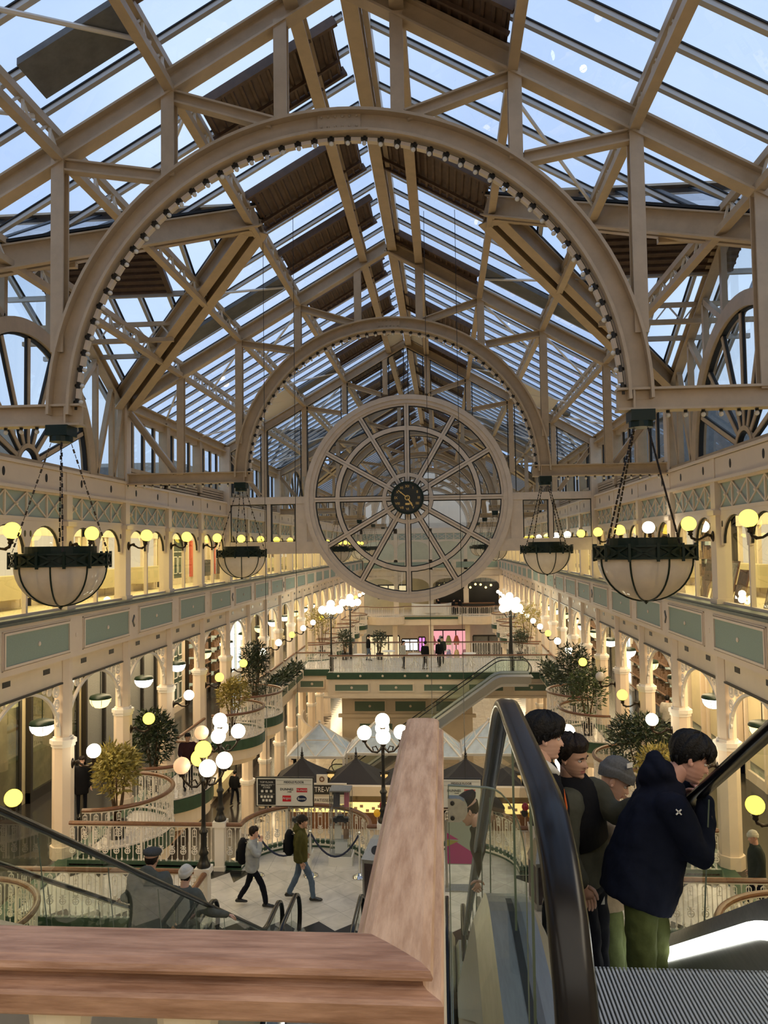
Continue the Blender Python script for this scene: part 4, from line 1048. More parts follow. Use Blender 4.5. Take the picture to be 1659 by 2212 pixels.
m = MB(); m.ring((0, 0, 0), RW - .20, RW, -.22, .22, 72); m.ring((0, 0, 0), RW - .36, RW - .2, -.16, .16, 72); m.ring((0, 0, 0), RW - .46, RW - .36, -.09, .09, 72); m.build('outer_ring', CREAM_LIT, t, world=False)
m = MB(); m.ring((0, 0, 0), RW - .50, RW - .46, -.05, .05, 72); m.ring((0, 0, 0), 2.86, 2.90, -.05, .05, 56); m.ring((0, 0, 0), 3.08, 3.12, -.05, .05, 56); m.ring((0, 0, 0), .90, .92, -.05, .05, 40); m.ring((0, 0, 0), 1.08, 1.10, -.05, .05, 40); m.build('gasket', GASKET, t, world=False)
m = MB(); m.ring((0, 0, 0), 2.90, 3.08, -.10, .10, 56); m.build('middle_ring', CREAM_LIT, t, world=False)
m = MB(); m.ring((0, 0, 0), .92, 1.08, -.10, .10, 40); m.build('hub_ring', CREAM_LIT, t, world=False)
m = MB(); m.ring((0, 0, 0), 0, RW - .4, -.01, .01, 48); g = MB(); g.lathe([(0, 0), (RW - .4, 0)], 48); g.v = [(x, z, y) for x, y, z in g.v]; g.build('pane', GWHEEL, t, world=False)
for q in range(12):
    a = q * PI / 6; d = V((cos(a), 0, sin(a))); sd = V((-sin(a), 0, cos(a))); m = MB()
    for e in (-.055, .055): m.bar(d * .68 + sd * e, d * (RW - .34) + sd * e, .22, .075, sd)
    m.bar(d * .68, d * (RW - .34), .14, .06, sd); m.cur = 1; m.bar(d * .68, d * (RW - .44), .10, .23, sd); m.bar(d * .68, d * (RW - .44), .06, .27, sd); m.build('spoke', [CREAM_LIT, GASKET], t, world=False)
GOLD = mat('gilt', (.75, .52, .18), .3, metal=.6)
k = thing('clock', 'round black clock with gilt Roman numerals at the hub of the wheel window', 'clock', (XC, YW - .25, ZW))
m = MB(); m.lathe([(0, -.1), (.62, -.1), (.62, .1), (0, .1)], 40); m.v = [(x, z, y) for x, y, z in m.v]; m.build('face', mat('black_clock_face', (.008, .014, .012), .3), k, world=False)
m = MB(); m.ring((0, 0, 0), .60, .69, -.15, .15, 48); m.build('rim', DGREEN, k, world=False)
for q, s_ in enumerate(['XII', 'I', 'II', 'III', 'IIII', 'V', 'VI', 'VII', 'VIII', 'IX', 'X', 'XI']):
    a = PI / 2 - q * PI / 6; text(s_, .15, (.48 * cos(a), -.11, .48 * sin(a)), GOLD, k, (PI / 2, -(a - PI / 2) if False else 0, 0), .004, 'CENTER', 'numeral')
for nm, a, L, w in (('hour_hand', rad(-58), .40, .05), ('minute_hand', rad(140), .50, .035)):
    d = V((cos(a), 0, sin(a))); m = MB(); m.bar(d * -.1 + V((0, -.13, 0)), d * L + V((0, -.13, 0)), w, .012, (0, 1, 0)); m.ball(d * (L * .7) + V((0, -.13, 0)), w, 8, 4, (1, .2, 1)); m.build(nm, GOLD, k, world=False)
m = MB(); m.ring((0, -.13, 0), .08, .11, -.01, .01, 24); m.build('hub', GOLD, k, world=False)
text('MARKET TIME', .04, (0, -.11, -.26), GOLD, k) if False else None
m = MB(); m.bb((-.09, -.112, -.30), (.09, -.10, -.22)); m.build('maker_plate', GOLD, k, world=False)
# the wall round the wheel
f = MB(); kk = MB()
for s in (-1, 1):
    f.bar((XC + s * 4.0, YW, ZW), (XC + s * HW, YW, ZW), .3, .30); f.bar((XC + s * 3.4, YW, .03), (XC + s * HW, YW, .03), .34, .52)
    f.bb((XC + s * 7.62, YW - .21, -1.4), (XC + s * 8.04, YW + .21, 4.4))
    for d, w in ((5.95, .16), (4.55, .5)): f.bb((XC + s * d - w / 2, YW - .12, .2), (XC + s * d + w / 2, YW + .12, ZW - .1))
    pts = [(XC + s * 4.4, ZW)] + [(XC + s * (RW - .1) * cos(a), ZW - (RW - .1) * sin(a)) for a in [PI / 180 * q for q in (5, 12, 19, 26, 31)]] + [(XC + s * 4.4, .1)]
    f.poly([(x, YW - .08, z) for x, z in pts], (0, .16, 0))
    for d0, d1 in ((4.82, 5.85), (6.05, 7.63)):
        for (x0, z0, x1, z1) in ((d0, .30, d1, .33), (d0, ZW - .19, d1, ZW - .16), (d0, .3, d0 + .03, ZW - .16), (d1 - .03, .3, d1, ZW - .16)):
            kk.bb((XC + s * x0, YW - .06, z0), (XC + s * x1, YW + .06, z1))
struct('wall_wheel_frame', f, CREAM_LIT)
for s in (-1, 1):
    for d0, d1 in ((.06, .76), (1.02, 2.54), (2.76, 4.28), (4.52, 6.02), (6.26, 7.6)):
        for d in (d0 + .03, d1 - .03):
            zb = max(ZW + math.sqrt(max(0, RW * RW - d * d)), ZW + .2); kk.bar((XC + s * d, YW - .03, zb), (XC + s * d, YW - .03, zr(d) - .2), .035, .035)
        kk.bar((XC + s * d0, YW - .03, zr(d0) - .2), (XC + s * d1, YW - .03, zr(d1) - .2), .035, .035)
struct('trim_wheel_wall_gasket', kk, GASKET)
g = MB(); N = 40
for j in range(N):                                # glass over the wheel, up to the rafters
    a, b = -HW + 2 * HW * j / N, -HW + 2 * HW * (j + 1) / N
    lo = lambda d: ZW + math.sqrt(max(0, (RW - .05) ** 2 - d * d)) if abs(d) < RW - .05 else .3
    g.quad((XC + a, YW, lo(a)), (XC + b, YW, lo(b)), (XC + b, YW, zr(b) - .1), (XC + a, YW, zr(a) - .1))
struct('window_3', g, GWHEEL)

# ================================================================ far bridge
YB1, YB2 = 46.4, 52.9
m = MB(); m.bb((XL - .2, 47.7, ZM - .05), (XR + .2, YB2, ZM)); m.bb((-6.95, YB1, ZM - .05), (6.2, 47.7, ZM)); struct('floor_far_bridge', m, TILEM if False else MT['bay_floor_tiles'])
m = MB(); m.bb((XL - .2, 47.72, ZM - 1.35), (XR + .2, YB2, ZM - .05)); m.bb((-6.93, YB1 + .02, ZM - 1.35), (6.2, 47.7, ZM - .05)); m.cur = 1
m.bb((-7.0, YB1 - .06, ZM - .34), (6.25, YB1, ZM + .04)); m.bb((XL, 47.64, ZM - .34), (-6.95, 47.7, ZM + .04))
def panel(x0, x1, y, z0, z1, mb):
    mb.cur = 2; mb.bb((x0, y - .02, z0), (x1, y, z1)); mb.cur = 0
    for a in (((x0 - .08, z0 - .08), (x1 + .08, z0)), ((x0 - .08, z1), (x1 + .08, z1 + .08)), ((x0 - .08, z0), (x0, z1)), ((x1, z0), (x1 + .08, z1))): mb.bb((a[0][0], y - .06, a[0][1]), (a[1][0], y, a[1][1]))
    mb.ball(((x0 + x1) / 2, y - .03, (z0 + z1) / 2), .08, 8, 6, (1, .5, 1))
for q in range(5): panel(-6.5 + q * 2.62, -4.55 + q * 2.62, YB1 + .02, ZM - 1.02, ZM - .66, m)
for q in range(10): m.ball((-6.3 + q * 1.31, YB1 - .07, ZM - .15), .07, 8, 6, (1, .5, 1))
panel(-8.8, -7.4, 47.72, ZM - 1.02, ZM - .66, m)
m.bb((-7.2, YB1 - .05, ZM - 1.45), (6.3, 47.8, ZM - 1.33))
struct('trim_far_bridge_fascia', m, [CREAM2, GREEN, GPANEL])
m = MB(); m.bb((-6.4, 48.6, ZG), (1.6, 52.5, ZM - 1.35)); m.bb((-6.6, 48.4, -10.4), (1.8, 48.62, -10.2)); m.bb((-6.6, 48.4, -11.9), (1.8, 48.62, -11.75))
for q in range(3): panel(-5.6 + q * 2.5, -3.75 + q * 2.5, 48.6, -10.05, -9.45, m)
for q in range(2): panel(-5.3 + q * 2.8, -3.3 + q * 2.8, 48.6, -11.5, -10.8, m)
struct('wall_stair_enclosure', m, [CREAM2, GREEN, GPANEL])
m = MB(); m.prism([(x, y, -11.6 + (i * .11)) for i, (x, y) in enumerate(half(-7.0, 47.0, 1.6, PI * 1.9, PI * .9, 14))], [(-.06, -.55), (.06, -.55), (.06, .35), (-.06, .35)]); o = struct('wall_curved_parapet', m, CREAM2)
railing('bridge_railing', 'white railing along the viewer\'s edge of the far bridge', [(-6.9, YB1 + .05), (6.15, YB1 + .05)], ZM, 'railings of the far bridge', near=False, step=.15)
railing('bridge_railing', 'short white railing of the far bridge stepped back at its left end', [(XL + .1, 47.8), (-6.95, 47.8)], ZM, 'railings of the far bridge', near=False, step=.15)
railing('bridge_railing', 'white railing along the back edge of the far bridge', [(XL + .1, YB2 - .1), (XR - .1, YB2 - .1)], ZM, 'railings of the far bridge', near=False, step=.17)
# planters on the middle floor before the far bridge
for s in (-1, 1):
    x = XC + s * (HW - .65)
    t = thing('planter', f'long trough of trailing plants on the {SIDE[s]} floor edge before the far bridge', 'planter', (x, 41, ZM), 0, 'trough planters')
    m = MB(); m.bb((x - .35, 36.6, ZM - .25), (x + .35, 46.2, ZM + .25)); m.build('trough', CREAM2, t)
    m = MB()
    for q in range(4): xx = x - s * .36; m.bb((xx - .02, 37 + q * 2.3, ZM - .16), (xx + .02, 38.9 + q * 2.3, ZM + .14))
    m.build('panel', GREEN, t)
    m = MB()
    for q in range(24): leafmesh(x, 36.9 + q * .39, ZM + .42, .34, .3, .30 + .1 * (q % 3), 46, .30, .06, m, .3, 60 + q)
    m.build('plant', LEAFD, t)
for (x, lab) in ((-6.6, 'left'), (-4.3, 'centre-left'), (4.9, 'right')):
    tree(f'slim potted plant on the far bridge, {lab} of the white tables', x, 52.0, ZM, 1.9, .42, .6, LEAFD, 260, int(x * 10) + 90, 'potted plants of the far bridge')
def farlamp(label, x, y):
    t = thing('lamp_post', label, 'lamp post', (x, y, ZM), 0, 'lamp posts of the far bridge')
    m = MB(); m.lathe([(.12, 0), (.12, .9), (.07, 1.1), (.05, 1.4), (.045, 3.6), (0, 3.7)], 8); m.build('pole', BLACK, t, world=False)
    m = MB()
    for q in range(4): a = q * PI / 2 + .4; m.tube([(0, 0, 3.3), (.3 * cos(a), .3 * sin(a), 3.2), (.5 * cos(a), .5 * sin(a), 3.5)], .03, 5)
    m.build('bracket_arms', BLACK, t, world=False)
    for q in range(5):
        a = q * PI / 2 + .4; b = MB(); b.smooth = True; b.ball((.52 * cos(a), .52 * sin(a), 3.72) if q < 4 else (0, 0, 4.05), .24, 12, 8); b.build('globe', LW, t, world=False)
for (x, y, lab) in ((-6.75, 46.7, 'left near corner'), (-6.3, 52.6, 'left far corner'), (3.9, 46.7, 'right near corner'), (4.3, 52.6, 'right far corner')): farlamp(f'black lamp post with white globes at the {lab} of the far bridge', x, y)
WT = mat('white_laminate', (.8, .78, .74), .4)
for j, (x, y) in enumerate(((-5.3, 49.0), (-3.6, 50.6), (-1.9, 49.2), (-.2, 50.8), (1.5, 49.4))):
    t = thing('cafe_table', f'white table with a star base on the far bridge, {ORD[j]} from the left', 'table', (x, y, ZM), 0, 'tables on the far bridge')
    m = MB(); m.lathe([(0, .72), (.42, .72), (.42, .75), (0, .75)], 16); m.build('tabletop', WT, t, world=False)
    m = MB()
    for q in range(4): a = q * PI / 2 + .3; m.tube([(0, 0, .7), (.1 * cos(a), .1 * sin(a), .3), (.4 * cos(a), .4 * sin(a), 0)], .03, 5)
    m.build('base', WT, t, world=False)

# ================================================================ end of the hall
m = MB(); ye = YEND
m.bb((XL - 4, ye + 6, ZG), (XR + 4, ye + 6.2, 4.4)); struct('wall_end', m, SHOPW)
m = MB(); m.bb((XL - 3, ye - 3.2, ZM - .06), (XR + 3, ye + 6, ZM)); m.bb((XL - 3, ye, ZT - .06), (XR + 3, ye + 6, ZT)); struct('floor_end_galleries', m, CREAM2)
m = MB(); m.bb((XL, ye - .1, -2.57), (XR, ye + .1, -1.45)); m.bb((XL - 2, ye - 3.1, ZM - .95), (XR + 2, ye - 2.9, ZM - .0)); m.bb((XL, ye - .1, 1.46), (XR, ye + .1, 2.05)); m.bb((XL, ye, -3.3), (XR, ye + .2, -2.57)); m.cur = 1
for q in range(6): m.bb((XL + .5 + q * 2.55, ye - .13, -2.36), (XL + 2.5 + q * 2.55, ye - .1, -1.72))
m.cur = 2; m.bb((XL, ye - 3.16, ZM - .32), (XR, ye - 3.1, ZM + .05)); m.cur = 3; m.bb((XL, ye - .02, .77), (XR, ye + .02, 1.44)); m.cur = 0
for q in range(18):
    x0 = XL + q * .875; m.bb((x0 - .03, ye - .06, .75), (x0 + .03, ye, 1.45)); m.bar((x0, ye - .05, .8), (x0 + .875, ye - .05, 1.4), .04, .04); m.bar((x0, ye - .05, 1.4), (x0 + .875, ye - .05, .8), .04, .04)
for q in range(5):
    x = XL + .2 + q * 3.85
    m.bb((x - .2, ye - .1, ZM), (x + .2, ye + .2, 2.0)); m.bb((x - .28, ye - .2, ZM), (x + .28, ye + .25, -4.7)); m.bb((x - .25, ye - 3, ZG), (x + .25, ye - 2.6, ZM))
for q in range(4):
    for (zs, zt_, ztop, y_) in ((-.1, .6, .75, ye), (-4.4, -3.5, -3.2, ye)):
        x0, x1 = XL + .4 + q * 3.85, XL + .2 + (q + 1) * 3.85 - .2; xm = (x0 + x1) / 2; r = (x1 - x0) / 2; n = 10
        for j in range(n):
            a, b = PI - PI * j / n, PI - PI * (j + 1) / n
            m.quad((xm + r * cos(a), y_, zs + (zt_ - zs) * sin(a)), (xm + r * cos(b), y_, zs + (zt_ - zs) * sin(b)), (xm + r * cos(b), y_, ztop), (xm + r * cos(a), y_, ztop))
m.bb((XL, ye + 5.0, 2.0), (XR, ye + 5.2, 9))
struct('wall_end_gallery', m, [CREAM2, MINT, GREEN, MINT2])
railing('gallery_railing', 'white railing of the middle-floor gallery at the end of the hall', [(XL + .2, ye - 3)] + half(-6.2, ye - 3, 1.9, PI, 2 * PI, 10, 1.2) + [(-3, ye - 3), (.6, ye - 3)] + half(3.4, ye - 3, 1.9, PI, 2 * PI, 10, 1.2) + [(XR - .2, ye - 3)], ZM, 'railings at the end of the hall', near=False, step=.22)
m = MB()
for cx in (-6.2, 3.4): slab(half(cx, ye - 3, 2.0, PI, 2 * PI, 12, 1.3), ZM - .8, ZM - .02, m)
struct('trim_end_bulges', m, CREAM2)
EM1 = emit('lit_pink_shop', (1, .42, .45), .9); EM2 = emit('lit_warm_shop', (1, .78, .42), 1.0); EM3 = emit('screen_cyan', (.45, .75, .95), 1.1); EM4 = emit('lit_white_shop', (.85, .93, 1), 2.2); EM5 = emit('lit_magenta_panel', (1, .25, .8), 1.2)
for (nm, lab, cat, x0, x1, y, z0, z1, mt) in (
        ('shop_window', 'bright pink and orange shop window at the end of the ground floor', 'shop window', -1.6, 2.6, ye - .2, ZG + .4, -9.2, EM1),
        ('video_screen', 'black and white video screen hung before the pink shop at the hall\'s end', 'screen', -4.6, -2.9, ye - 2.4, -11.1, -9.9, EM4),
        ('poster', 'magenta lit panel beside the video screen at the hall\'s end', 'poster', -2.8, -2.1, ye - 2.4, -11.2, -9.7, EM5),
        ('shop_window', 'dark restaurant front on the far middle gallery, right of the wheel', 'shop window', -.9, 6.2, ye + 3.4, ZM + .2, -4.2, DARK),
        ('shop_window', 'dark grey shop front at the end of the ground floor, right of the pink one', 'shop window', 3.0, 6.3, ye - 2.2, ZG + .4, -9.6, BLIND),
        ('shop_window', 'white lit shop window at the end of the ground floor, left of the screen', 'shop window', -8.6, -5.0, ye - .2, ZG + .4, -9.8, EM2),
        ('shop_window', 'pale lit sloping shop ceiling on the far middle gallery, left of the wheel', 'shop window', -7.6, -4.0, ye + 3.4, ZM + 1.5, -4.4, EM2)):
    m = MB(); m.bb((x0, y - .06, z0), (x1, y + .06, z1)); o = m.build(nm, mt); tag(o, lab, cat)
    f = MB(); n = max(2, int((x1 - x0) / 1.2))
    for q in range(n + 1): xx = x0 + (x1 - x0) * q / n; f.bb((xx - .06, y - .14, z0), (xx + .06, y - .05, z1))
    f.bb((x0, y - .14, z0 - .08), (x1, y - .05, z0 + .05)); f.bb((x0, y - .14, z1 - .06), (x1, y - .05, z1 + .1)); f.build('frame', DARK, o, world=False)
for j in range(11):
    x = -.5 + j * .58; z = -4.5 + .22 * sin(j * 1.9); t = thing('pendant_lamp', f'small warm pendant lamp in the dark restaurant of the far gallery, {ORD[j]} from the left', 'lamp', (x, ye + 2.6, z), 0, 'pendant lamps of the far restaurant')
    m = MB(); m.tube([(0, 0, .1), (0, 0, 1.3)], .015, 4); m.build('flex', BLACK, t, world=False); m = MB(); m.smooth = True; m.ball((0, 0, 0), .13, 10, 6); m.build('globe', LBY, t, world=False)
rr = random.Random(5)
for j in range(9):
    x = -1.3 + (j % 5) * .85; z = -12.2 + (j // 5) * 1.5; m = MB(); m.lathe([(0, 0), (.28, .02), (.34, .35), (.16, .95), (.1, 1.0), (0, 1.0)], 8, (x, ye - 1.0, z)); o = m.build('garment', [mat('garment_%d' % j, (rr.uniform(.3, .9), rr.uniform(.1, .6), rr.uniform(.1, .7)), .6)][0]); tag(o, f'garment before the far pink shop window, {ORD[j % 5]} from the left in the {"lower" if j < 5 else "upper"} row', 'garment', 'garments at the far shop')
t = thing('counter', 'dark restaurant counter on the far middle gallery under the wheel', 'counter', (1.2, ye + 1, ZM), 0)
m = MB(); m.bb((-1, ye - .4, ZM), (5.4, ye + .3, ZM + 1.1)); m.build('front', DARK, t); m = MB(); m.bb((-1.1, ye - .5, ZM + 1.1), (5.5, ye + .4, ZM + 1.18)); m.build('worktop', WOOD, t)
t = thing('kiosk_counter', 'white curved counter in the middle of the far gallery', 'counter', (-2.0, ye - 1.6, ZM)); m = MB(); m.ring((-1.4, ye - .2, 0), 2.0, 2.2, ZM + .0, ZM + 1.2, 20, PI, 2 * PI, 'xy'); m.build('front', WT, t); m = MB(); m.bb((-2.2, ye - 2.6, ZM + .3), (-.1, ye - 2.4, ZM + 1.0)); m.build('panel', WT, t)

# ================================================================ ground floor cafe: parasols, glass pyramids, counter, sign
CANV = mat('charcoal_canvas', (.035, .032, .034), .75)
for j in range(6):
    x = -7.14 + 2.68 * j
    t = thing('parasol', f'square charcoal parasol of the cafe, {ORD[j]} from the left', 'parasol', (x, 38.9, ZG), 0, 'charcoal cafe parasols')
    m = MB(); h = 1.34; zc, zb = 2.9, 1.85
    n = 6
    for q in range(4):
        a, b = V(((-h, -h), (h, -h), (h, h), (-h, h))[q]), V(((-h, -h), (h, -h), (h, h), (-h, h))[(q + 1) % 4]); a, b = V((*a, 0)), V((*b, 0)); rows = []
        for i in range(n + 1):
            f = i / n; z = zc - (zc - zb) * (f ** .86); rows.append([a * f + V((0, 0, z)), (a + b) * .5 * f * .97 + V((0, 0, z + .0 - .12 * f * f)), b * f + V((0, 0, z))])
        for i in range(n):
            for k_ in range(2): m.quad(rows[i][k_], rows[i][k_ + 1], rows[i + 1][k_ + 1], rows[i + 1][k_])
        m.quad(a + V((0, 0, zb)), b + V((0, 0, zb)), b + V((0, 0, zb - .22)), a + V((0, 0, zb - .22)))
    m.build('canopy', CANV, t, world=False)
    m = MB(); m.lathe([(0, 2.85), (.09, 2.85), (.06, 2.95), (.09, 3.0), (.05, 3.05), (.07, 3.12), (.03, 3.16), (.015, 3.4), (0, 3.4)], 8); m.build('finial', BLACK, t, world=False)
    m = MB(); m.tube([(0, 0, 0), (0, 0, 2.85)], .035, 6); m.build('pole', BLACK, t, world=False)
for j in range(5):
    x = -6.75 + 3.0 * j; y = 42.0 if j % 2 == 0 else 42.7
    t = thing('glass_pyramid', f'white framed glass pyramid roof behind the parasols, {ORD[j]} from the left', 'roof', (x, y, ZG), 0, 'glass pyramid roofs of the cafe')
    h = 1.46; zc, zb = 3.85, 2.45; cs = [V((-h, -h, zb)), V((h, -h, zb)), V((h, h, zb)), V((-h, h, zb))]; ap = V((0, 0, zc))
    m = MB(); [m.add([cs[q], cs[(q + 1) % 4], ap], [(0, 1, 2)]) for q in range(4)]; m.build('pane', GPYR, t, world=False)
    m = MB()
    for q in range(4):
        a, b = cs[q], cs[(q + 1) % 4]; m.bar(a, ap, .09, .09); m.bar(a, b, .10, .12); m.bar(a.lerp(ap, .5), b.lerp(ap, .5), .05, .05)
        m.bar(a.lerp(b, .5), a.lerp(ap, .5), .05, .05); m.bar(a.lerp(b, .5), b.lerp(ap, .5), .05, .05); m.bar(a, a - V((0, 0, zb)), .12, .12)
    m.ball(ap + V((0, 0, .1)), .09, 8, 6); m.build('frame', WHITE, t, world=False)
t = thing('cafe_counter', 'glowing yellow glass display counter of the cafe under the parasols', 'counter', (-4.3, 37.6, ZG))
m = MB(); m.bb((-7.5, 37.3, ZG), (-1.6, 38.2, ZG + .75)); m.bb((-7.5, 37.3, ZG + 1.25), (-1.6, 38.2, ZG + 1.3)); m.build('case', WOOD, t)
m = MB(); m.bb((-7.4, 37.34, ZG + .76), (-1.7, 38.1, ZG + 1.24)); m.build('lit_display', emit('lit_cake_display', (1, .72, .22), 1.5), t)
m = MB()
for q in range(20): m.bb((-7.2 + q * .28, 37.28, ZG + .80 + (q % 3) * .1), (-7.05 + q * .28, 37.33, ZG + .92 + (q % 3) * .1))
m.build('cakes', WOOD3, t)
m = MB(); m.bb((-8.2, 39.6, ZG), (5.5, 39.8, ZG + 2.0)); struct('wall_kiosk_back', m, DARK)
m = MB(); m.bb((-7.8, 39.3, ZG + 1.3), (-2.2, 39.55, ZG + 1.9)); o = m.build('menu_board', emit('lit_menu_board', (1, .62, .20), .9)); tag(o, 'amber lit menu boards behind the cafe counter', 'menu board')
m = MB(); m.bb((-7.9, 37.0, ZG + 1.62), (5.3, 37.3, ZG + 2.05)); o = m.build('kiosk_fascia', CREAM2); tag(o, 'pale boarded fascia strip over the cafe counter', 'fascia')
t = thing('cafe_sign', 'black and white cafe name sign below the parasols', 'sign', (-5.6, 36.0, -11.0))
m = MB(); m.bb((-7.2, 36.0, -11.26), (-4.58, 36.1, -10.72)); m.build('board', mat('sign_cream', (.75, .70, .62), .5), t)
m = MB(); m.bb((-7.1, 35.97, -11.20), (-4.68, 36.0, -10.78)); m.build('name_panel', BLACK, t)
m = MB(); m.bb((-7.2, 36.0, -11.62), (-4.58, 36.06, -11.30)); m.build('lower_board', MT['sign_cream'], t)
m = MB(); m.bb((-5.95, 36.0, -10.72), (-5.45, 36.06, -10.32)); m.build('crest_board', MT['sign_cream'], t); m = MB(); m.ring((-5.7, 35.98, -10.52), .07, .12, -.01, .01, 14); m.build('crest', WOOD, t)
text('LE CENTRE-VILLE', .33, (-5.9 + 5.6, -.05, .02), WT, t, ext=.005, sx_=.78); text('CAFÉ - PATISSERIE', .2, (-5.9 + 5.6, -.03, -.47), DARK, t, sx_=.95)
BALL = {'r': mat('crimson_balloon', (.25, .008, .03), .2), 'k': mat('black_balloon', (.012, .012, .018), .15), 'g': mat('dark_green_balloon', (.01, .05, .02), .2), 'y': mat('yellow_balloon', (.8, .45, .02), .2)}
BW = {'r': 'crimson', 'k': 'black', 'g': 'dark green', 'y': 'yellow'}
for (px, x, y, z, c) in ((0, -7.9, 34.3, -10.62, 'r'), (0, -7.65, 34.3, -10.35, 'k'), (0, -7.38, 34.4, -10.6, 'g'), (1, -3.04, 34.2, -11.42, 'y'), (1, -2.80, 34.3, -11.12, 'r'), (1, -2.78, 34.4, -11.42, 'k')):
    t = thing('balloon', f'{BW[c]} balloon of the bunch {"left of" if px == 0 else "right of"} the cafe sign', 'balloon', (x, y, z), 0, 'balloons by the cafe')
    m = MB(); m.smooth = True; m.ball((0, 0, 0), .15, 12, 8, (1, 1, 1.15)); m.build('skin', BALL[c], t, world=False)
    m = MB(); m.tube([(0, 0, -.17), (.02, 0, ZG + 0.02 - z)], .006, 4); m.build('string', WT, t, world=False)

# ================================================================ shopfronts of the arcades
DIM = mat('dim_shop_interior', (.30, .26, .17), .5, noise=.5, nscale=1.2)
BRICK = mat('grey_white_brick', (.24, .24, .22), .7, noise=.2, nscale=14, stretch=(1, 1, 5), bump=.3, bscale=10)
DOORG = mat('dark_green_door', (.02, .055, .035), .35); LITE = emit('lit_shop_interior', (1, .80, .50), .8); LITG = emit('lit_shop_pale_green', (.95, .92, .62), .7); SHELF = mat('stock_brown', (.22, .12, .06), .6, noise=.7, nscale=22)
ORANGE = mat('orange_red_display', (.62, .10, .03), .5)
def shopfront(s, k, lv, kind):
    z0, z1 = {'m': (ZM, -3.6), 't': (ZT, .95), 'g': (ZG, -9.6)}[lv]; y0 = yk(k) + .25; y1 = yk(k) + BAY - .25; x = XC + s * (HW + XS - .02); d = lambda q: x - s * q
    W_ = {'black': 'black framed', 'brick': 'pale brick panelled', 'door': 'dark green panelled', 'bright': 'brightly lit', 'shelves': 'shelf-lined', 'cream': 'cream glazed', 'sage': 'sage panelled', 'orange': 'orange curtained'}[kind]
    fl = {'m': 'middle-floor', 't': 'top-gallery', 'g': 'ground-floor'}[lv]
    t = thing('shopfront', f'{W_} {fl} shopfront on the {SIDE[s]}, {ORD[k - 1] if k > 0 else "nearest"} bay from the viewer', 'shopfront', (x, y0, z0), 0, f'{fl} shopfronts on the {SIDE[s]}')
    fr = MB(); H = z1 - z0
    def P(a, b, c, e, q0, q1, mb): mb.bb((d(q0), y0 + a, z0 + c), (d(q1), y0 + b, z0 + e))
    w = y1 - y0
    fm = {'black': DARK, 'brick': DARK, 'door': CREAM2, 'bright': WT, 'shelves': DARK, 'cream': CREAM2, 'sage': CREAM2, 'orange': CREAM2}[kind]
    for a in (0, w / 2 - .06, w - .12): P(a, a + .12, 0, H, .0, .16, fr)
    P(0, w, 0, .3, 0, .14, fr); P(0, w, H - .45, H, 0, .2, fr); fr.build('frame', fm, t)
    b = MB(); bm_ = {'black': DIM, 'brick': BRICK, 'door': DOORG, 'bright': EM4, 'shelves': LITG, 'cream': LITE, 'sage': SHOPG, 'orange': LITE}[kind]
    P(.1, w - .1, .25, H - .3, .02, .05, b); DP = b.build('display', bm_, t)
    if kind == 'door':
        q = MB()
        for e in range(2):
            for r in range(3):
                for c in range(2):
                    a = .3 + e * w / 2 + c * .62; zz = .5 + r * 1.0
                    for (u0, u1, v0, v1) in ((a, a + .5, zz, zz + .04), (a, a + .5, zz + .76, zz + .8), (a, a + .04, zz, zz + .8), (a + .46, a + .5, zz, zz + .8)):
                        if v1 < H - .4: P(u0, u1, v0, v1, .05, .08, q)
        q.build('panel_moulding', WT, DP)
    if kind == 'shelves':
        q = MB(); rz_ = random.Random(k * 7 + (s > 0))
        for r in range(5):
            zz = .4 + r * .62; P(.15, w - .15, zz, zz + .04, .05, .4, q)
            yy = .2
            while yy < w - .4: ww = rz_.uniform(.1, .28); P(yy, yy + ww, zz + .04, zz + rz_.uniform(.2, .5), .1, .32, q); yy += ww + .05
        q.build('stock', SHELF, DP)
    if kind == 'orange':
        q = MB(); P(.4, .9, .3, H - .5, .08, .2, q); P(2.0, 2.35, .3, H - .5, .08, .2, q); q.build('curtain', ORANGE, t)
        q = MB(); P(1.0, 1.9, .3, 1.1, .2, .7, q); q.build('cabinet', DARK, t)
    if kind == 'cream':
        q = MB(); P(.3, w - .3, .3, .95, .15, .6, q); P(w * .6, w * .62, .3, H - .4, .05, .1, q); q.build('cabinet', SHOPW, t)
    if kind == 'sage':
        q = MB()
        for e in range(2): P(.2 + e * w / 2, w / 2 - .2 + e * w / 2, .6, H - .7, .05, .09, q)
        q.build('panel', SHOPW, DP)
    if kind in ('black', 'shelves', 'bright'):
        q = MB(); P(.1, w - .1, .3, H - .45, .13, .135, q); q.build('pane', GWIN, t)
KL = dict(m=['black', 'black', 'black', 'black', 'brick', 'brick', 'door', 'shelves', 'shelves', 'bright', 'black', 'black', 'cream', 'black'],
          t=['cream', 'cream', 'cream', 'cream', 'cream', 'cream', 'door', 'orange', 'orange', 'shelves', 'cream', 'cream', 'shelves', 'cream'], g=['black', 'black', 'black', 'shelves', 'black', 'black', 'shelves', 'black', 'cream', 'black', 'shelves', 'black', 'black', 'black'])
KR = dict(m=['sage', 'sage', 'sage', 'sage', 'sage', 'sage', 'shelves', 'shelves', 'bright', 'black', 'shelves', 'black', 'cream', 'black'],
          t=['shelves', 'shelves', 'shelves', 'cream', 'shelves', 'cream', 'shelves', 'cream', 'cream', 'shelves', 'cream', 'cream', 'shelves', 'cream'], g=['black', 'black', 'black', 'shelves', 'black', 'black', 'shelves', 'black', 'cream', 'black', 'shelves', 'black', 'black', 'black'])
for s, D in ((-1, KL), (1, KR)):
    for lv in 'mtg':
        for k, kind in enumerate(D[lv]):
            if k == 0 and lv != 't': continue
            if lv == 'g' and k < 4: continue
            shopfront(s, k + 0, lv, kind)
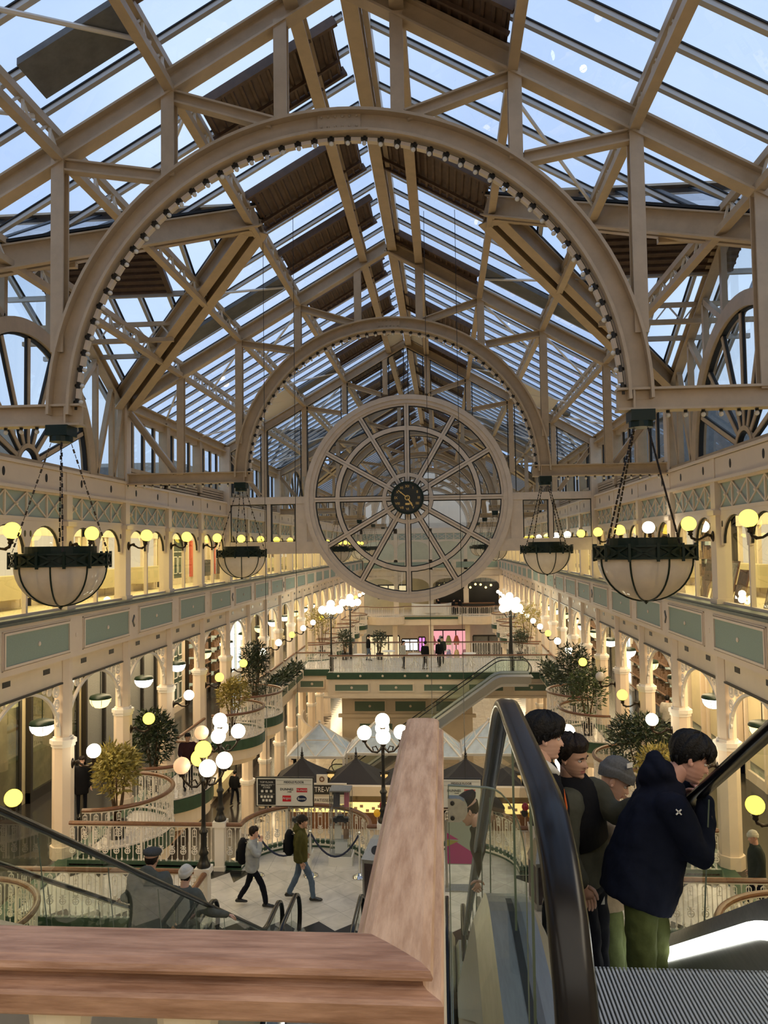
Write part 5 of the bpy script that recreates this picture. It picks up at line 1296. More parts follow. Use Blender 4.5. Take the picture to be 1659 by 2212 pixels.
# framed prints leaning in the right-hand gallery windows
PRN = [mat('print_%d' % q, c, .5, noise=.6, nscale=9) for q, c in enumerate(((.55, .5, .4), (.14, .08, .05), (.6, .55, .45), (.2, .12, .07)))]
for j, (y, h, q) in enumerate(((15.9, .75, 1), (16.7, .95, 0), (17.4, .8, 2), (19.2, .85, 1), (19.9, 1.05, 0), (20.8, .9, 2), (21.6, 1.1, 3))):
    t = thing('framed_print', f'framed print leaning inside the right gallery windows, {ORD[j]} counting away from the viewer', 'picture', (XR + .55, y, ZT), 0, 'framed prints in the right gallery')
    for nm, e, dd, mt in (('frame', 0, .03, WOOD), ('image', .05, .034, PRN[q])):
        m = MB(); M = Matrix.Rotation(rad(14), 3, 'Y'); m.box((.05, 0, h / 2 + .1), (dd, .62 - 2 * e, h - 2 * e), M); m.build(nm, mt, t, world=False)

# ================================================================ signs hung over the landing
SW = mat('sign_white', (.72, .69, .62), .4); SK = mat('sign_black', (.02, .02, .02), .4); SR = mat('sign_red', (.6, .02, .03), .4); SN = mat('sign_navy', (.01, .02, .06), .35)
for (x0, lab) in ((-4.25, 'left'), (-.55, 'right')):
    t = thing('floor_directory_sign', f'hanging black and white floor directory over the landing, {"left of the centre lamp post" if lab == "left" else "beside the end of the wooden rail"}', 'sign', (x0 + .64, 17.5, -5.40), 0, 'hanging directory signs')
    m = MB(); m.box((0, .035, 0), (1.30, .07, .64)); m.build('case', DARK, t, world=False)
    m = MB(); m.box((0, -.005, 0), (1.26, .012, .60)); m.build('white_panel', SW, t, world=False)
    m = MB(); m.box((-.40, -.014, 0), (.40, .010, .56)); BP_ = m.build('black_panel', SK, t, world=False)
    text('TOP FLOOR', .055, (-.40, -.022, .215), SW, BP_); text('SPECIALITY\nSTORES', .048, (-.40, -.022, .12), SW, BP_); text('MIDDLE FLOOR', .068, (.21, -.014, .215), SK, t, sx_=.95)
    m = MB()
    for zz, n in ((.02, 3), (-.10, 4), (-.18, 3)):
        for q in range(n): m.box((-.40 + (q - (n - 1) / 2) * (.10 if n == 3 and zz > 0 else .075), -.021, zz), (.052, .006, .052))
    m.box((-.40, -.021, .165), (.36, .004, .003)); m.box((-.40, -.021, -.045), (.36, .004, .003)); m.build('pictogram', SW, BP_, world=False)
    m = MB(); m.box((.21, -.013, .255), (.78, .004, .003)); m.box((.21, -.013, .17), (.78, .004, .003)); m.build('rule', SK, t, world=False)
    text('DUNNES', .075, (.05, -.015, .06), SK, t); text('STORES', .028, (.11, -.015, .005), SK, t)
    m = MB(); m.box((.39, -.013, .045), (.24, .006, .09)); m.build('red_logo_bar', SR, t, world=False); text('TK-MAXX', .06, (.39, -.02, .045), SW, t, sx_=.9)
    m = MB(); m.box((.05, -.013, -.14), (.19, .006, .13)); m.build('red_logo_square', SR, t, world=False); text('Argos', .075, (.05, -.02, -.13), SW, t)
    m = MB(); m.prism([(-0.017 + .40, -.010, -.14), (-0.017 + .40, -.017, -.14)], [(.11 * cos(a * PI / 12), .07 * sin(a * PI / 12)) for a in range(24)]); m.build('navy_logo_oval', SN, t, world=False); text('Boots', .075, (.385, -.022, -.14), SW, t)
    for q in (-.40, .30): m = MB(); m.tube([(q, .035, .32), (q, .035, 13.6 - .6)], .006, 4); m.build('wire', BLACK, t, world=False)

# ================================================================ things standing on the landing
def stanchion(label, x, y):
    t = thing('stanchion', label, 'barrier post', (x, y, ZM), 0, 'steel rope stanchions')
    m = MB(); m.smooth = True; m.lathe([(0, 0), (.17, 0), (.17, .02), (.06, .07), (.03, .1), (0, .1)], 18); m.build('base', CHROME, t, world=False)
    m = MB(); m.smooth = True; m.lathe([(.024, .08), (.024, .93), (.035, .95), (.035, .99), (.02, 1.01), (0, 1.02)], 12); m.build('post', CHROME, t, world=False)
ST = [(-4.35, 17.9), (-3.12, 17.95), (-2.0, 17.9)]
for j, p in enumerate(ST): stanchion(f'polished rope stanchion before the glass cases, {ORD[j]} from the left', *p)
ROPE = mat('navy_rope', (.012, .018, .05), .7)
for j in range(2):
    a, b = V((*ST[j], ZM + .96)), V((*ST[j + 1], ZM + .96)); m = MB(); m.smooth = True; m.tube([a.lerp(b, u / 12) - V((0, 0, .52 * (1 - (2 * u / 12 - 1) ** 2))) for u in range(13)], .022, 7)
    o = m.build('rope', ROPE); tag(o, f'navy barrier rope sagging between stanchions, {"left" if j == 0 else "right"} of the two', 'rope', 'barrier ropes')
for j, x in enumerate((-3.50, -2.52)):
    t = thing('display_case', f'tall glass display case with a white base on the landing bulge, {"left" if j == 0 else "right"} one', 'display case', (x, 18.75, ZM), 0, 'glass display cases')
    m = MB(); m.box((0, 0, .10), (.56, .50, .20)); m.build('base', WT, t, world=False)
    m = MB()
    for a, b in (((-.24, -.21), (.24, -.21)), ((.24, -.21), (.24, .21)), ((.24, .21), (-.24, .21)), ((-.24, .21), (-.24, -.21))): m.quad((*a, .2), (*b, .2), (*b, 1.7), (*a, 1.7))
    m.build('glass_wall', GCASE, t, world=False)
    m = MB()
    for z in (.54, .91, 1.28): m.box((0, 0, z), (.47, .41, .012))
    m.build('glass_shelf', GCASE, t, world=False)
    m = MB(); m.box((0, 0, 1.7), (.5, .44, .03)); m.bb((-.25, -.22, .19), (.25, .22, .21))
    for a in (-.24, .24):
        for b in (-.21, .21): m.bb((a - .007, b - .007, .2), (a + .007, b + .007, 1.7))
    m.build('lid', STEEL, t, world=False)
for j, (x, z, w, h, c, nm, lab) in enumerate(((-3.50, .92, .34, .16, (.05, .055, .06), 'model_vehicle', 'dark model vehicle on the upper shelf of the left display case'), (-2.52, .92, .36, .18, (.03, .03, .035), 'model_vehicle', 'black model vehicle on the upper shelf of the right display case'),
        (-2.60, .55, .16, .30, (.70, .68, .62), 'leaflet', 'white leaflet standing on the lower shelf of the right display case'), (-2.40, .55, .13, .22, (.25, .16, .10), 'leaflet', 'brown leaflet standing beside the white one in the right display case'), (-2.52, .21, .30, .42, (.75, .75, .75), 'poster', 'white and blue poster at the bottom of the right display case'),
        (-2.62, 1.29, .16, .34, (.10, .10, .12), 'portrait', 'dark portrait card at the top of the right display case'), (-2.38, 1.29, .12, .36, (.5, .16, .22), 'leaflet', 'pink leaflet at the top of the right display case'))):
    m = MB()
    if nm == 'model_vehicle':
        m.box((0, 0, h * .45), (w, .14, h * .5)); m.poly([(-w * .3, -.06, h * .7), (w * .25, -.06, h * .7), (w * .15, -.06, h), (-w * .2, -.06, h)], (0, .12, 0))
        for q in (-.3, .3):
            for e in (-.07, .07): m.prism([(q * w, e - .01, h * .2), (q * w, e + .01, h * .2)], [(.03 * cos(a * PI / 5), .03 * sin(a * PI / 5)) for a in range(10)])
    else: m.box((0, 0, h / 2), (w, .015, h), Matrix.Rotation(rad(-8), 3, 'X'))
    o = m.build(nm, mat(f'exhibit_{j}', c, .4)); o.location = (x, 18.72, ZM + z); tag(o, lab, {'model_vehicle': 'model'}.get(nm, nm))
BINB = mat('bin_dark_poster', (.05, .035, .035), .4, noise=.4, nscale=7)
for j, (x, y) in enumerate(((-1.48, 16.7), (1.72, 16.9))):
    t = thing('litter_bin', ('dark litter bin with a sloped steel hood left of the wooden rail' if j == 0 else 'dark litter bin with a sloped steel hood behind the escalator handrail'), 'bin', (x, y, ZM), rad(-12 if j == 0 else 8), 'litter bins')
    m = MB(); m.box((0, 0, .48), (.52, .52, .94)); m.build('body', STEEL, t, world=False)
    m = MB(); m.box((0, -.262, .5), (.44, .006, .74)); m.box((.262, 0, .5), (.006, .44, .74)); m.box((-.262, 0, .5), (.006, .44, .74)); m.build('poster_panel', BINB, t, world=False)
    m = MB(); m.box((0, -.268, .42), (.2, .004, .2)); m.build('badge', SN, t, world=False)
    m = MB(); b = [(-.28, -.28, .95), (.28, -.28, .95), (.28, .28, .95), (-.28, .28, .95)]; a = [(-.14, -.04, 1.3), (.14, -.04, 1.3), (.14, .2, 1.3), (-.14, .2, 1.3)]
    m.add(b + a, [(3, 2, 1, 0), (4, 5, 6, 7)] + [(q, (q + 1) % 4, 4 + (q + 1) % 4, 4 + q) for q in range(4)]); m.build('hood', STEEL, t, world=False)
    m = MB(); n = V((0, -.825, .565)); c = V((0, -.165, 1.12)); m.prism([c, c + n * .012], [(.09 * cos(q * PI / 8), .09 * sin(q * PI / 8)) for q in range(16)]); m.build('mouth', BLACK, t, world=False)
t = thing('info_stand', 'stand with a magenta and olive fan poster on the landing by the escalator', 'stand', (.22, 17.4, ZM), 0)
m = MB(); m.box((0, 0, .015), (.6, .34, .03)); m.tube([(-.27, 0, 0), (-.27, 0, 1.45)], .03, 8); m.build('stand', STEEL, t, world=False)
m = MB(); m.box((0.02, 0, .98), (.56, .03, .92)); m.build('panel', mat('poster_grey_green', (.30, .33, .28), .5), t, world=False)
m = MB(); m.poly([(-.26, -.02, .54), (.30, -.02, .54), (.30, -.02, .78), (-.05, -.02, 1.0), (-.26, -.02, 1.05)], (0, .004, 0)); m.poly([(-.26, -.02, 1.2), (.0, -.02, 1.05), (-.26, -.02, 1.06)], (0, .004, 0)); m.build('magenta_area', mat('poster_magenta', (.36, .03, .16), .5), t, world=False)
m = MB(); m.poly([(-.26, -.021, 1.05), (.0, -.021, 1.02), (-.26, -.021, .9)], (0, .002, 0)); m.build('olive_area', mat('poster_olive', (.30, .27, .06), .5), t, world=False)

# ================================================================ foreground: worn wooden guard rail, glass guard
t = thing('guard_rail', 'worn oak guard rail with a mitred corner right in front of the viewer', 'railing', (-.062, .905, -.45))
prof = [(-.05, -.056), (.052, -.056), (.054, -.053), (.054, -.034), (.051, -.030), (.043, -.0285), (.036, -.027), (.032, -.024), (.0315, -.020), (.036, -.018), (.0415, -.015), (.043, -.011), (.040, -.005), (.030, -.001), (.012, .0), (-.012, 0), (-.030, -.001), (-.040, -.005), (-.043, -.011), (-.0415, -.015), (-.0315, -.020), (-.032, -.024), (-.043, -.0285), (-.054, -.034), (-.054, -.053)]
m = MB(); m.prism([(-4.0, .905, -.45), (-.062, .905, -.45), (-.062, 2.09, -.45)], prof); k = len(prof); m.m[k:2 * k] = [1] * k; m.m[-1] = 1
m.build('handrail', [WOOD2, WOOD3], t)
for j in range(9):
    x = -.30 - j * .15; m = MB(); m.lathe([(.012, ZT + .1), (.016, -.75), (.02, -.62), (.034, -.54), (.038, -.507), (0, -.506)], 12, (x, .905, 0)); m.build('baluster', WHITE, t)
m = MB(); m.bb((-.095, .87, ZT), (-.025, .94, -.506)); m.build('newel', WHITE, t)
m = MB(); m.bb((-.075, 2.02, ZT), (-.012, 2.08, -.506)); m.build('newel', WHITE, t)
for j in range(6): m = MB(); m.lathe([(.012, ZT + .1), (.012, -.6), (.03, -.507)], 8, (-.055, 1.1 + j * .15, 0)); m.build('baluster', WHITE, t)
m = MB(); m.bb((-4, .84, ZT - .02), (-.01, .97, ZT + .08)); m.bb((-.11, .9, ZT - .02), (-.01, 2.1, ZT + .08)); m.build('base_rail', WHITE, t)
t = thing('glass_guard', 'small clear glass guard panel with a rounded corner between the wooden rail and the escalator', 'glass panel', (.0, 2.16, -1.1))
pts = [(.002, -1.6), (.205, -1.6), (.205, -.86)] + [(.105 + .10 * cos(a), -.86 + .21 * sin(a)) for a in [PI / 2 * q / 8 for q in range(1, 9)]] + [(.002, -.645)]
m = MB(); m.add([(x, 2.16, z) for x, z in pts], [tuple(range(len(pts)))]); m.build('pane', GESC, t)
m = MB()
for a, b in zip(pts, pts[1:] + pts[:1]):
    if a[1] > -1.59 or b[1] > -1.59: m.bar((a[0], 2.16, a[1]), (b[0], 2.16, b[1]), .0028, .012, (0, 1, 0))
m.build('edge', EDGE, t)
m = MB(); m.prism([(0, 2.145, -.708), (0, 2.175, -.708)], [(-.0, -.03), (.03, -.03), (.044, -.022), (.052, -.006), (.052, .008), (.044, .024), (.03, .032), (0, .032)]); m.cur = 1
for z in (-.688, -.727): m.ball((.012, 2.142, z), .006, 8, 4, (1, .4, 1))
m.build('clamp', [STEEL, BLACK], t)
m = MB(); m.bb((-6, -3, ZT - .3), (-.0, .86, ZT - .01)); m.bb((0, -3, ZT - .3), (XR + 1, 1.5, ZT - .01)); m.bb((1.72, 1.4, ZT - .3), (XR + 3, 3, ZT - .01)); struct('floor_viewer', m, SHOPW)
# ================================================================ people
SKM = mat('skin_pale', (.66, .40, .30), .45); SKR = mat('skin_rosy', (.60, .33, .26), .45); SKT = mat('skin_tan', (.50, .29, .20), .45); LIPM = mat('lip', (.42, .16, .14), .4)
EYEW = mat('eye_white', (.75, .72, .68), .2); EYED = mat('eye_iris', (.03, .018, .012), .15); BROWM = mat('eyebrow', (.03, .02, .015), .7)
HAIRB = mat('black_hair', (.010, .009, .009), .5, spec=.2, noise=.5, nscale=60, bump=.4, bscale=90); HAIRD = mat('dark_brown_hair', (.022, .014, .010), .5, spec=.2, noise=.5, nscale=60, bump=.4, bscale=90)
def cloth(name, c, n=.18, sc_=9): return mat(name, c, .9, spec=.15, noise=n, nscale=sc_, bump=.35, bscale=14)
def lerp(tab, z):
    if z <= tab[0][0]: return tab[0][1:]
    for a, b in zip(tab[:-1], tab[1:]):
        if z <= b[0]:
            t = (z - a[0]) / (b[0] - a[0]); t = t * t * (3 - 2 * t) * .5 + t * .5
            return [p + (q - p) * t for p, q in zip(a[1:], b[1:])]
    return tab[-1][1:]
HT = [(-.120, .012, .070, .004), (-.116, .024, .080, .010), (-.10, .040, .087, .022), (-.078, .051, .088, .040), (-.052, .060, .089, .062), (-.022, .067, .087, .080), (.0, .070, .086, .089), (.022, .0715, .090, .096), (.05, .073, .087, .099), (.08, .067, .071, .092), (.10, .053, .050, .074), (.113, .030, .026, .044), (.118, .0, .0, .0)]
G_ = lambda x, s: math.exp(-x * x / (2 * s * s))
def headpt(a, z, ex=1.0):
    w, f, b = lerp(HT, z); sx_, cy_ = sin(a), cos(a); x = w * (1 if sx_ > 0 else -1) * abs(sx_) ** .88; y = (f if cy_ > 0 else b) * (1 if cy_ > 0 else -1) * abs(cy_) ** .9
    if cy_ > 0:
        nh = .027 * max(0, min(1, (.018 - z) / .05)) if z > -.034 else .027 * max(0, 1 - (-.034 - z) / .016)
        y += nh * G_(x, .0085 + .006 * max(0, min(1, (.01 - z) / .045)))
        y -= .013 * (G_(x - .031, .015) + G_(x + .031, .015)) * G_(z - .002, .011)
        y += .004 * (G_(x - .03, .02) + G_(x + .03, .02)) * G_(z - .021, .007)
        y += .006 * G_(x, .020) * (G_(z + .060, .006) + 1.1 * G_(z + .074, .006)) - .006 * G_(x, .022) * G_(z + .0665, .0025)
        y -= .005 * G_(x, .03) * G_(z + .088, .007); y += .005 * G_(x, .02) * G_(z + .106, .01)
        y += .004 * (G_(abs(x) - .045, .016)) * G_(z + .018, .018)
    return x * ex, y * ex, z * ex
def headmesh(mb, M, nu=56, nv=52, detail=True):
    """head looking along local +Y, slots 0 skin 1 eye white 2 iris 3 brow 4 lip"""
    zs = [-.12 + .238 * (j / nv) for j in range(nv + 1)]; vs = []; fs = []
    for z in zs:
        for i in range(nu):
            u = 2 * PI * i / nu; a = u + .42 * sin(u) * -1 if False else u - .35 * sin(u); vs.append(M @ V(headpt(a, z)))
    for j in range(nv):
        for i in range(nu): i2 = (i + 1) % nu; fs.append((j * nu + i, j * nu + i2, (j + 1) * nu + i2, (j + 1) * nu + i))
    mb.cur = 0; mb.smooth = True; n0 = len(mb.f); mb.add(vs, fs)
    if detail:
        for j in range(nv):
            for i in range(nu):
                u = 2 * PI * i / nu; a = u - .35 * sin(u); z = (zs[j] + zs[j + 1]) / 2
                if cos(a) > 0 and abs(lerp(HT, z)[0] * sin(a)) < .023 and -.079 < z < -.0555: mb.m[n0 + j * nu + i] = 4
    def blob(c, r, sz, slot, rot=None):
        t = MB(); t.ball((0, 0, 0), r, 12, 8, sz); mb.cur = slot; Rm = rot or Matrix.Identity(3)
        mb.add([M @ (V(c) + Rm @ V(p)) for p in t.v], t.f); mb.cur = 0
    for s in (-1, 1):
        blob((s * .0715, -.008, -.004), .03, (.28, .62, 1.08), 0, Matrix.Rotation(s * .35, 3, 'Z')); blob((s * .075, -.002, -.024), .012, (.6, .8, 1), 0)
        blob((s * .066, .0, -.012), .012, (.8, .8, 1.4), 0)
        if detail:
            blob((s * .031, .0715, .002), .0125, (1, .9, .78), 1); blob((s * .031, .0795, .0015), .0062, (1, .8, 1), 2)
            t = MB(); t.tube([(s * .014, .090, .019), (s * .030, .0915, .0245), (s * .047, .079, .021)], [.003, .004, .002], 6); mb.cur = 3; mb.add([M @ V(p) for p in t.v], t.f); mb.cur = 0
            t = MB(); t.tube([(s * .018, .0815, .008), (s * .031, .084, .0115), (s * .045, .073, .007)], [.0022, .003, .002], 6); mb.cur = 0; mb.add([M @ V(p) for p in t.v], t.f)
            t = MB(); t.tube([(s * .018, .081, .0105), (s * .031, .0845, .0135), (s * .046, .073, .0085)], [.001, .0014, .001], 4); mb.cur = 2; mb.add([M @ V(p) for p in t.v], t.f); mb.cur = 0
    blob((-.0085, .106, -.040), .006, (1, .9, .7), 0); blob((.0085, .106, -.040), .006, (1, .9, .7), 0)
def hairmesh(M, style='fringe', seed=1, zmax=.1175, thin=1.0):
    mb = MB(); mb.smooth = True; r = random.Random(seed); nu, nv = 72, 20; ph = [r.uniform(0, 6) for _ in range(6)]
    def line(a):                                     # hairline height around the head (a=0 is the face)
        c = cos(a)
        if style == 'fringe': f = .030 + .012 * sin(3 * a + ph[0]) + .006 * sin(13 * a + ph[1])
        elif style == 'up': f = .064
        else: f = .052
        side = -.012 if abs(abs(a) - PI / 2) < .35 else -.004
        if c > .45: return f
        if c > .0: t = (c - .0) / .45; return side * (1 - t) + f * t
        t = -c; return side * (1 - t) + (-.078 if style != 'long' else -.13) * t
    vs = []; fs = []
    for j in range(nv + 1):
        for i in range(nu):
            a = 2 * PI * i / nu; a = a if a <= PI else a - 2 * PI; z0 = line(a); v = j / nv; z = z0 + (max(zmax, z0 + .001) - z0) * sin(v * PI / 2)
            x, y, zz = headpt(a, min(z, .1175)); q = V((x, y, zz)) if not (cos(a) > 0 and z < .03) else V((x, max(y, .078) if abs(a) < .5 else y, zz))
            th = thin * (.006 + .020 * min(1, v * 4 + .1)) * (1 + .22 * sin(9 * a + ph[2] + 5 * v) + .12 * sin(23 * a + ph[3] + 3 * v)) + (.012 * max(0, cos(a)) * G_(v - .2, .25) if style in ('fringe', 'up') else 0)
            n = V((x, y, max(0, zz) * .9 + .015)); n = n.normalized() if n.length > 1e-6 else V((0, 0, 1))
            vs.append(M @ (q + n * th))
    for j in range(nv):
        for i in range(nu): i2 = (i + 1) % nu; fs.append((j * nu + i, j * nu + i2, (j + 1) * nu + i2, (j + 1) * nu + i))
    o = len(vs); 
    for i in range(nu):
        a = 2 * PI * i / nu; a = a if a <= PI else a - 2 * PI; x, y, z = headpt(a, line(a), .985); vs.append(M @ V((x, y, z)))
    for i in range(nu): i2 = (i + 1) % nu; fs.append((o + i, o + i2, i2, i))
    mb.add(vs, fs)
    if style in ('fringe', 'up'):
        for q in range(70):
            a = r.uniform(-1.3, 1.3) if q < 45 else r.uniform(-3.1, 3.1); z = line(a); x, y, zz = headpt(a, z + .045); n = V((x, y, .01)).normalized()
            p0 = V((x, y, zz)) + n * .024; x2, y2, z2 = headpt(a + r.uniform(-.15, .15), z - r.uniform(.0, .016) if cos(a) > .3 else z + .004); p2 = V((x2, y2, z2)) + V((x2, y2, 0)).normalized() * .008
            mb.tube([M @ p0, M @ (p0.lerp(p2, .5) + n * .008), M @ p2], [.007, .0075, .002], 5)
    return mb
def beanie(M, fold=True, up=.02):
    mb = MB(); mb.smooth = True; nu, nv = 48, 18; vs = []; fs = []
    for j in range(nv + 1):
        v = j / nv
        for i in range(nu):
            a = 2 * PI * i / nu; z0 = .032 if cos(a) > 0 else .032 + .055 * cos(a); z = z0 + (.1178 - z0) * sin(v * PI / 2); x, y, zz = headpt(a, z); n = V((x, y, max(0, zz - .02) * 1.2 + .004)).normalized()
            th = .014 + (.010 if (fold and v < .28) else 0) + .0015 * sin(a * 24) + up * v ** 2
            vs.append(M @ (V((x, y, zz)) + n * th))
    for j in range(nv):
        for i in range(nu): i2 = (i + 1) % nu; fs.append((j * nu + i, j * nu + i2, (j + 1) * nu + i2, (j + 1) * nu + i))
    mb.add(vs, fs); return mb
def flatcap(M, peak=True):
    mb = MB(); mb.smooth = True; t = MB(); t.smooth = True; t.lathe([(.086, .040), (.102, .05), (.118, .075), (.110, .105), (.07, .125), (0, .13)], 28)
    mb.add([M @ V((x * .92, y * 1.08 + (.012 if y > 0 else 0), z - .12 * y)) for x, y, z in t.v], t.f)
    if peak:
        t = MB(); n = 14
        for i in range(n + 1): a = -1.1 + 2.2 * i / n; t.v += [(.086 * sin(a), .096 * cos(a), .042), (.092 * sin(a), .096 * cos(a) + .060 * cos(a * 1.3), .026), (.092 * sin(a), .096 * cos(a) + .058 * cos(a * 1.3), .020), (.086 * sin(a), .094 * cos(a), .036)]
        for i in range(n):
            for k in range(4): t.f.append((i * 4 + k, i * 4 + (k + 1) % 4, i * 4 + 4 + (k + 1) % 4, i * 4 + 4 + k))
        mb.add([M @ V(p) for p in t.v], t.f)
    return mb
def hframe(c, yaw, pitch=0, roll=0, s=1):             # yaw: direction of the face, degrees from +X, anticlockwise; pitch: nod down
    return Matrix.Translation(V(c)) @ Matrix.Rotation(rad(yaw - 90), 4, 'Z') @ Matrix.Rotation(rad(-pitch), 4, 'X') @ Matrix.Rotation(rad(roll), 4, 'Y') @ Matrix.Scale(s, 4)
FOLD = bpy.data.textures.new('cloth_folds', 'CLOUDS'); FOLD.noise_scale = .11; FOLD.noise_depth = 1; FOLD.noise_type = 'SOFT_NOISE'
def baked(mb, name, m, parent, vox=.014, smooth=4):
    """weld overlapping limbs and trunk into one continuous skin"""
    me = mb.mesh(name, [m]); o = bpy.data.objects.new(name, me); col.objects.link(o)
    r = o.modifiers.new('r', 'REMESH'); r.mode = 'VOXEL'; r.voxel_size = vox; r.use_smooth_shade = True
    k = o.modifiers.new('k', 'SMOOTH'); k.iterations = smooth; k.factor = .5
    if vox <= .018:                                   # creases of the cloth
        d = o.modifiers.new('d', 'DISPLACE'); d.texture = FOLD; d.texture_coords = 'LOCAL'; d.strength = .030; d.mid_level = .5
        k = o.modifiers.new('k2', 'SMOOTH'); k.iterations = 1; k.factor = .4
    dg = bpy.context.evaluated_depsgraph_get(); m2 = bpy.data.meshes.new_from_object(o.evaluated_get(dg)); m2.name = name; bpy.data.objects.remove(o)
    m2.materials.clear(); m2.materials.append(m); off = wloc(parent); m2.transform(Matrix.Translation(-off)); m2.polygons.foreach_set('use_smooth', [True] * len(m2.polygons))
    o = bpy.data.objects.new(name, m2); col.objects.link(o); kid(parent, o); return o
def limb(mb, pts, rr, n=12, sub=5):
    """smooth tapering tube through joints"""
    P_ = [V(p) for p in pts]; out = []; ro = []
    for i in range(len(P_) - 1):
        a, b = P_[i], P_[i + 1]; pa = P_[i - 1] if i else a * 2 - b; pb = P_[i + 2] if i + 2 < len(P_) else b * 2 - a
        for j in range(sub):
            t = j / sub; out.append(.5 * ((2 * a) + (b - pa) * t + (2 * pa - 5 * a + 4 * b - pb) * t * t + (3 * a - pa - 3 * b + pb) * t ** 3)); ro.append(rr[i] + (rr[i + 1] - rr[i]) * t)
    out.append(P_[-1]); ro.append(rr[-1]); mb.tube(out, ro, n)
    mb.ball(P_[0], rr[0] * .98, 10, 8); mb.ball(P_[-1], rr[-1] * .98, 10, 8)
def trunk(mb, rings, n=20):
    """rings: (centre, half width, half depth, side vector)"""
    vs = []; fs = []; k = len(rings)
    for i, (c, w, d, sd) in enumerate(rings):
        c = V(c); ax = (V(rings[min(k - 1, i + 1)][0]) - V(rings[max(0, i - 1)][0])).normalized(); s_ = V(sd); s_ = (s_ - ax * s_.dot(ax)).normalized(); f = ax.cross(s_)
        for j in range(n): a = 2 * PI * j / n; vs.append(c + s_ * (w * (1 if cos(a) > 0 else -1) * abs(cos(a)) ** .8) + f * (d * (1 if sin(a) > 0 else -1) * abs(sin(a)) ** .85))
    for i in range(k - 1):
        for j in range(n): j2 = (j + 1) % n; fs.append((i * n + j, i * n + j2, (i + 1) * n + j2, (i + 1) * n + j))
    fs += [tuple(range(n - 1, -1, -1)), tuple((k - 1) * n + j for j in range(n))]; mb.add(vs, fs)
def hand(mb, w, d, up, side, s=1.0, curl=.5):
    """hand at wrist w pointing along d, back of hand towards up, thumb on the +side"""
    w, d, up = V(w), V(d).normalized(), V(up); up = (up - d * up.dot(d)).normalized(); th = d.cross(up) * side
    mb.prism([w, w + d * .03 * s, w + d * .065 * s, w + d * .088 * s], [(.036 * s * cos(a * PI / 6), .014 * s * sin(a * PI / 6)) for a in range(12)], up, scales=[.72, .95, 1.1, 1.0])
    for q, (o, L) in enumerate(((.030, .066), (.010, .075), (-.010, .070), (-.029, .054))):
        b = w + d * .083 * s + th * o * s; p = [b]; ang = .15 + curl * .5
        for k in range(3): v = d * cos(ang) - up * sin(ang); p.append(p[-1] + v * L * s * (.42, .32, .26)[k]); ang += curl * .75
        mb.tube(p, [.0088 * s, .0084 * s, .0078 * s, .0062 * s], 7); mb.ball(p[-1], .0062 * s, 6, 5)
    b = w + d * .028 * s + th * .028 * s; p = [b, b + (d * .55 + th * .7 - up * .2).normalized() * .034 * s]; p.append(p[-1] + (d * .85 + th * .3 - up * .35).normalized() * .028 * s); p.append(p[-1] + (d - up * .45).normalized() * .022 * s)
    mb.tube(p, [.013 * s, .0115 * s, .0098 * s, .0075 * s], 7); mb.ball(p[-1], .0075 * s, 6, 5)
def shoe(mb, ankle, d, s=1.0):
    a = V(ankle); d = V((d[0], d[1], 0)).normalized(); z = V((0, 0, 1)); base = a - z * .075 * s
    rings = []
    for u, w, h in ((-.075, .030, .05), (-.05, .042, .085), (0, .043, .095), (.06, .046, .070), (.12, .050, .048), (.165, .042, .038), (.19, .022, .022)):
        rings.append((base + d * u * s + z * (h * .5 * s), w * s, h * .5 * s, d.cross(z)))
    trunk(mb, rings, 14)
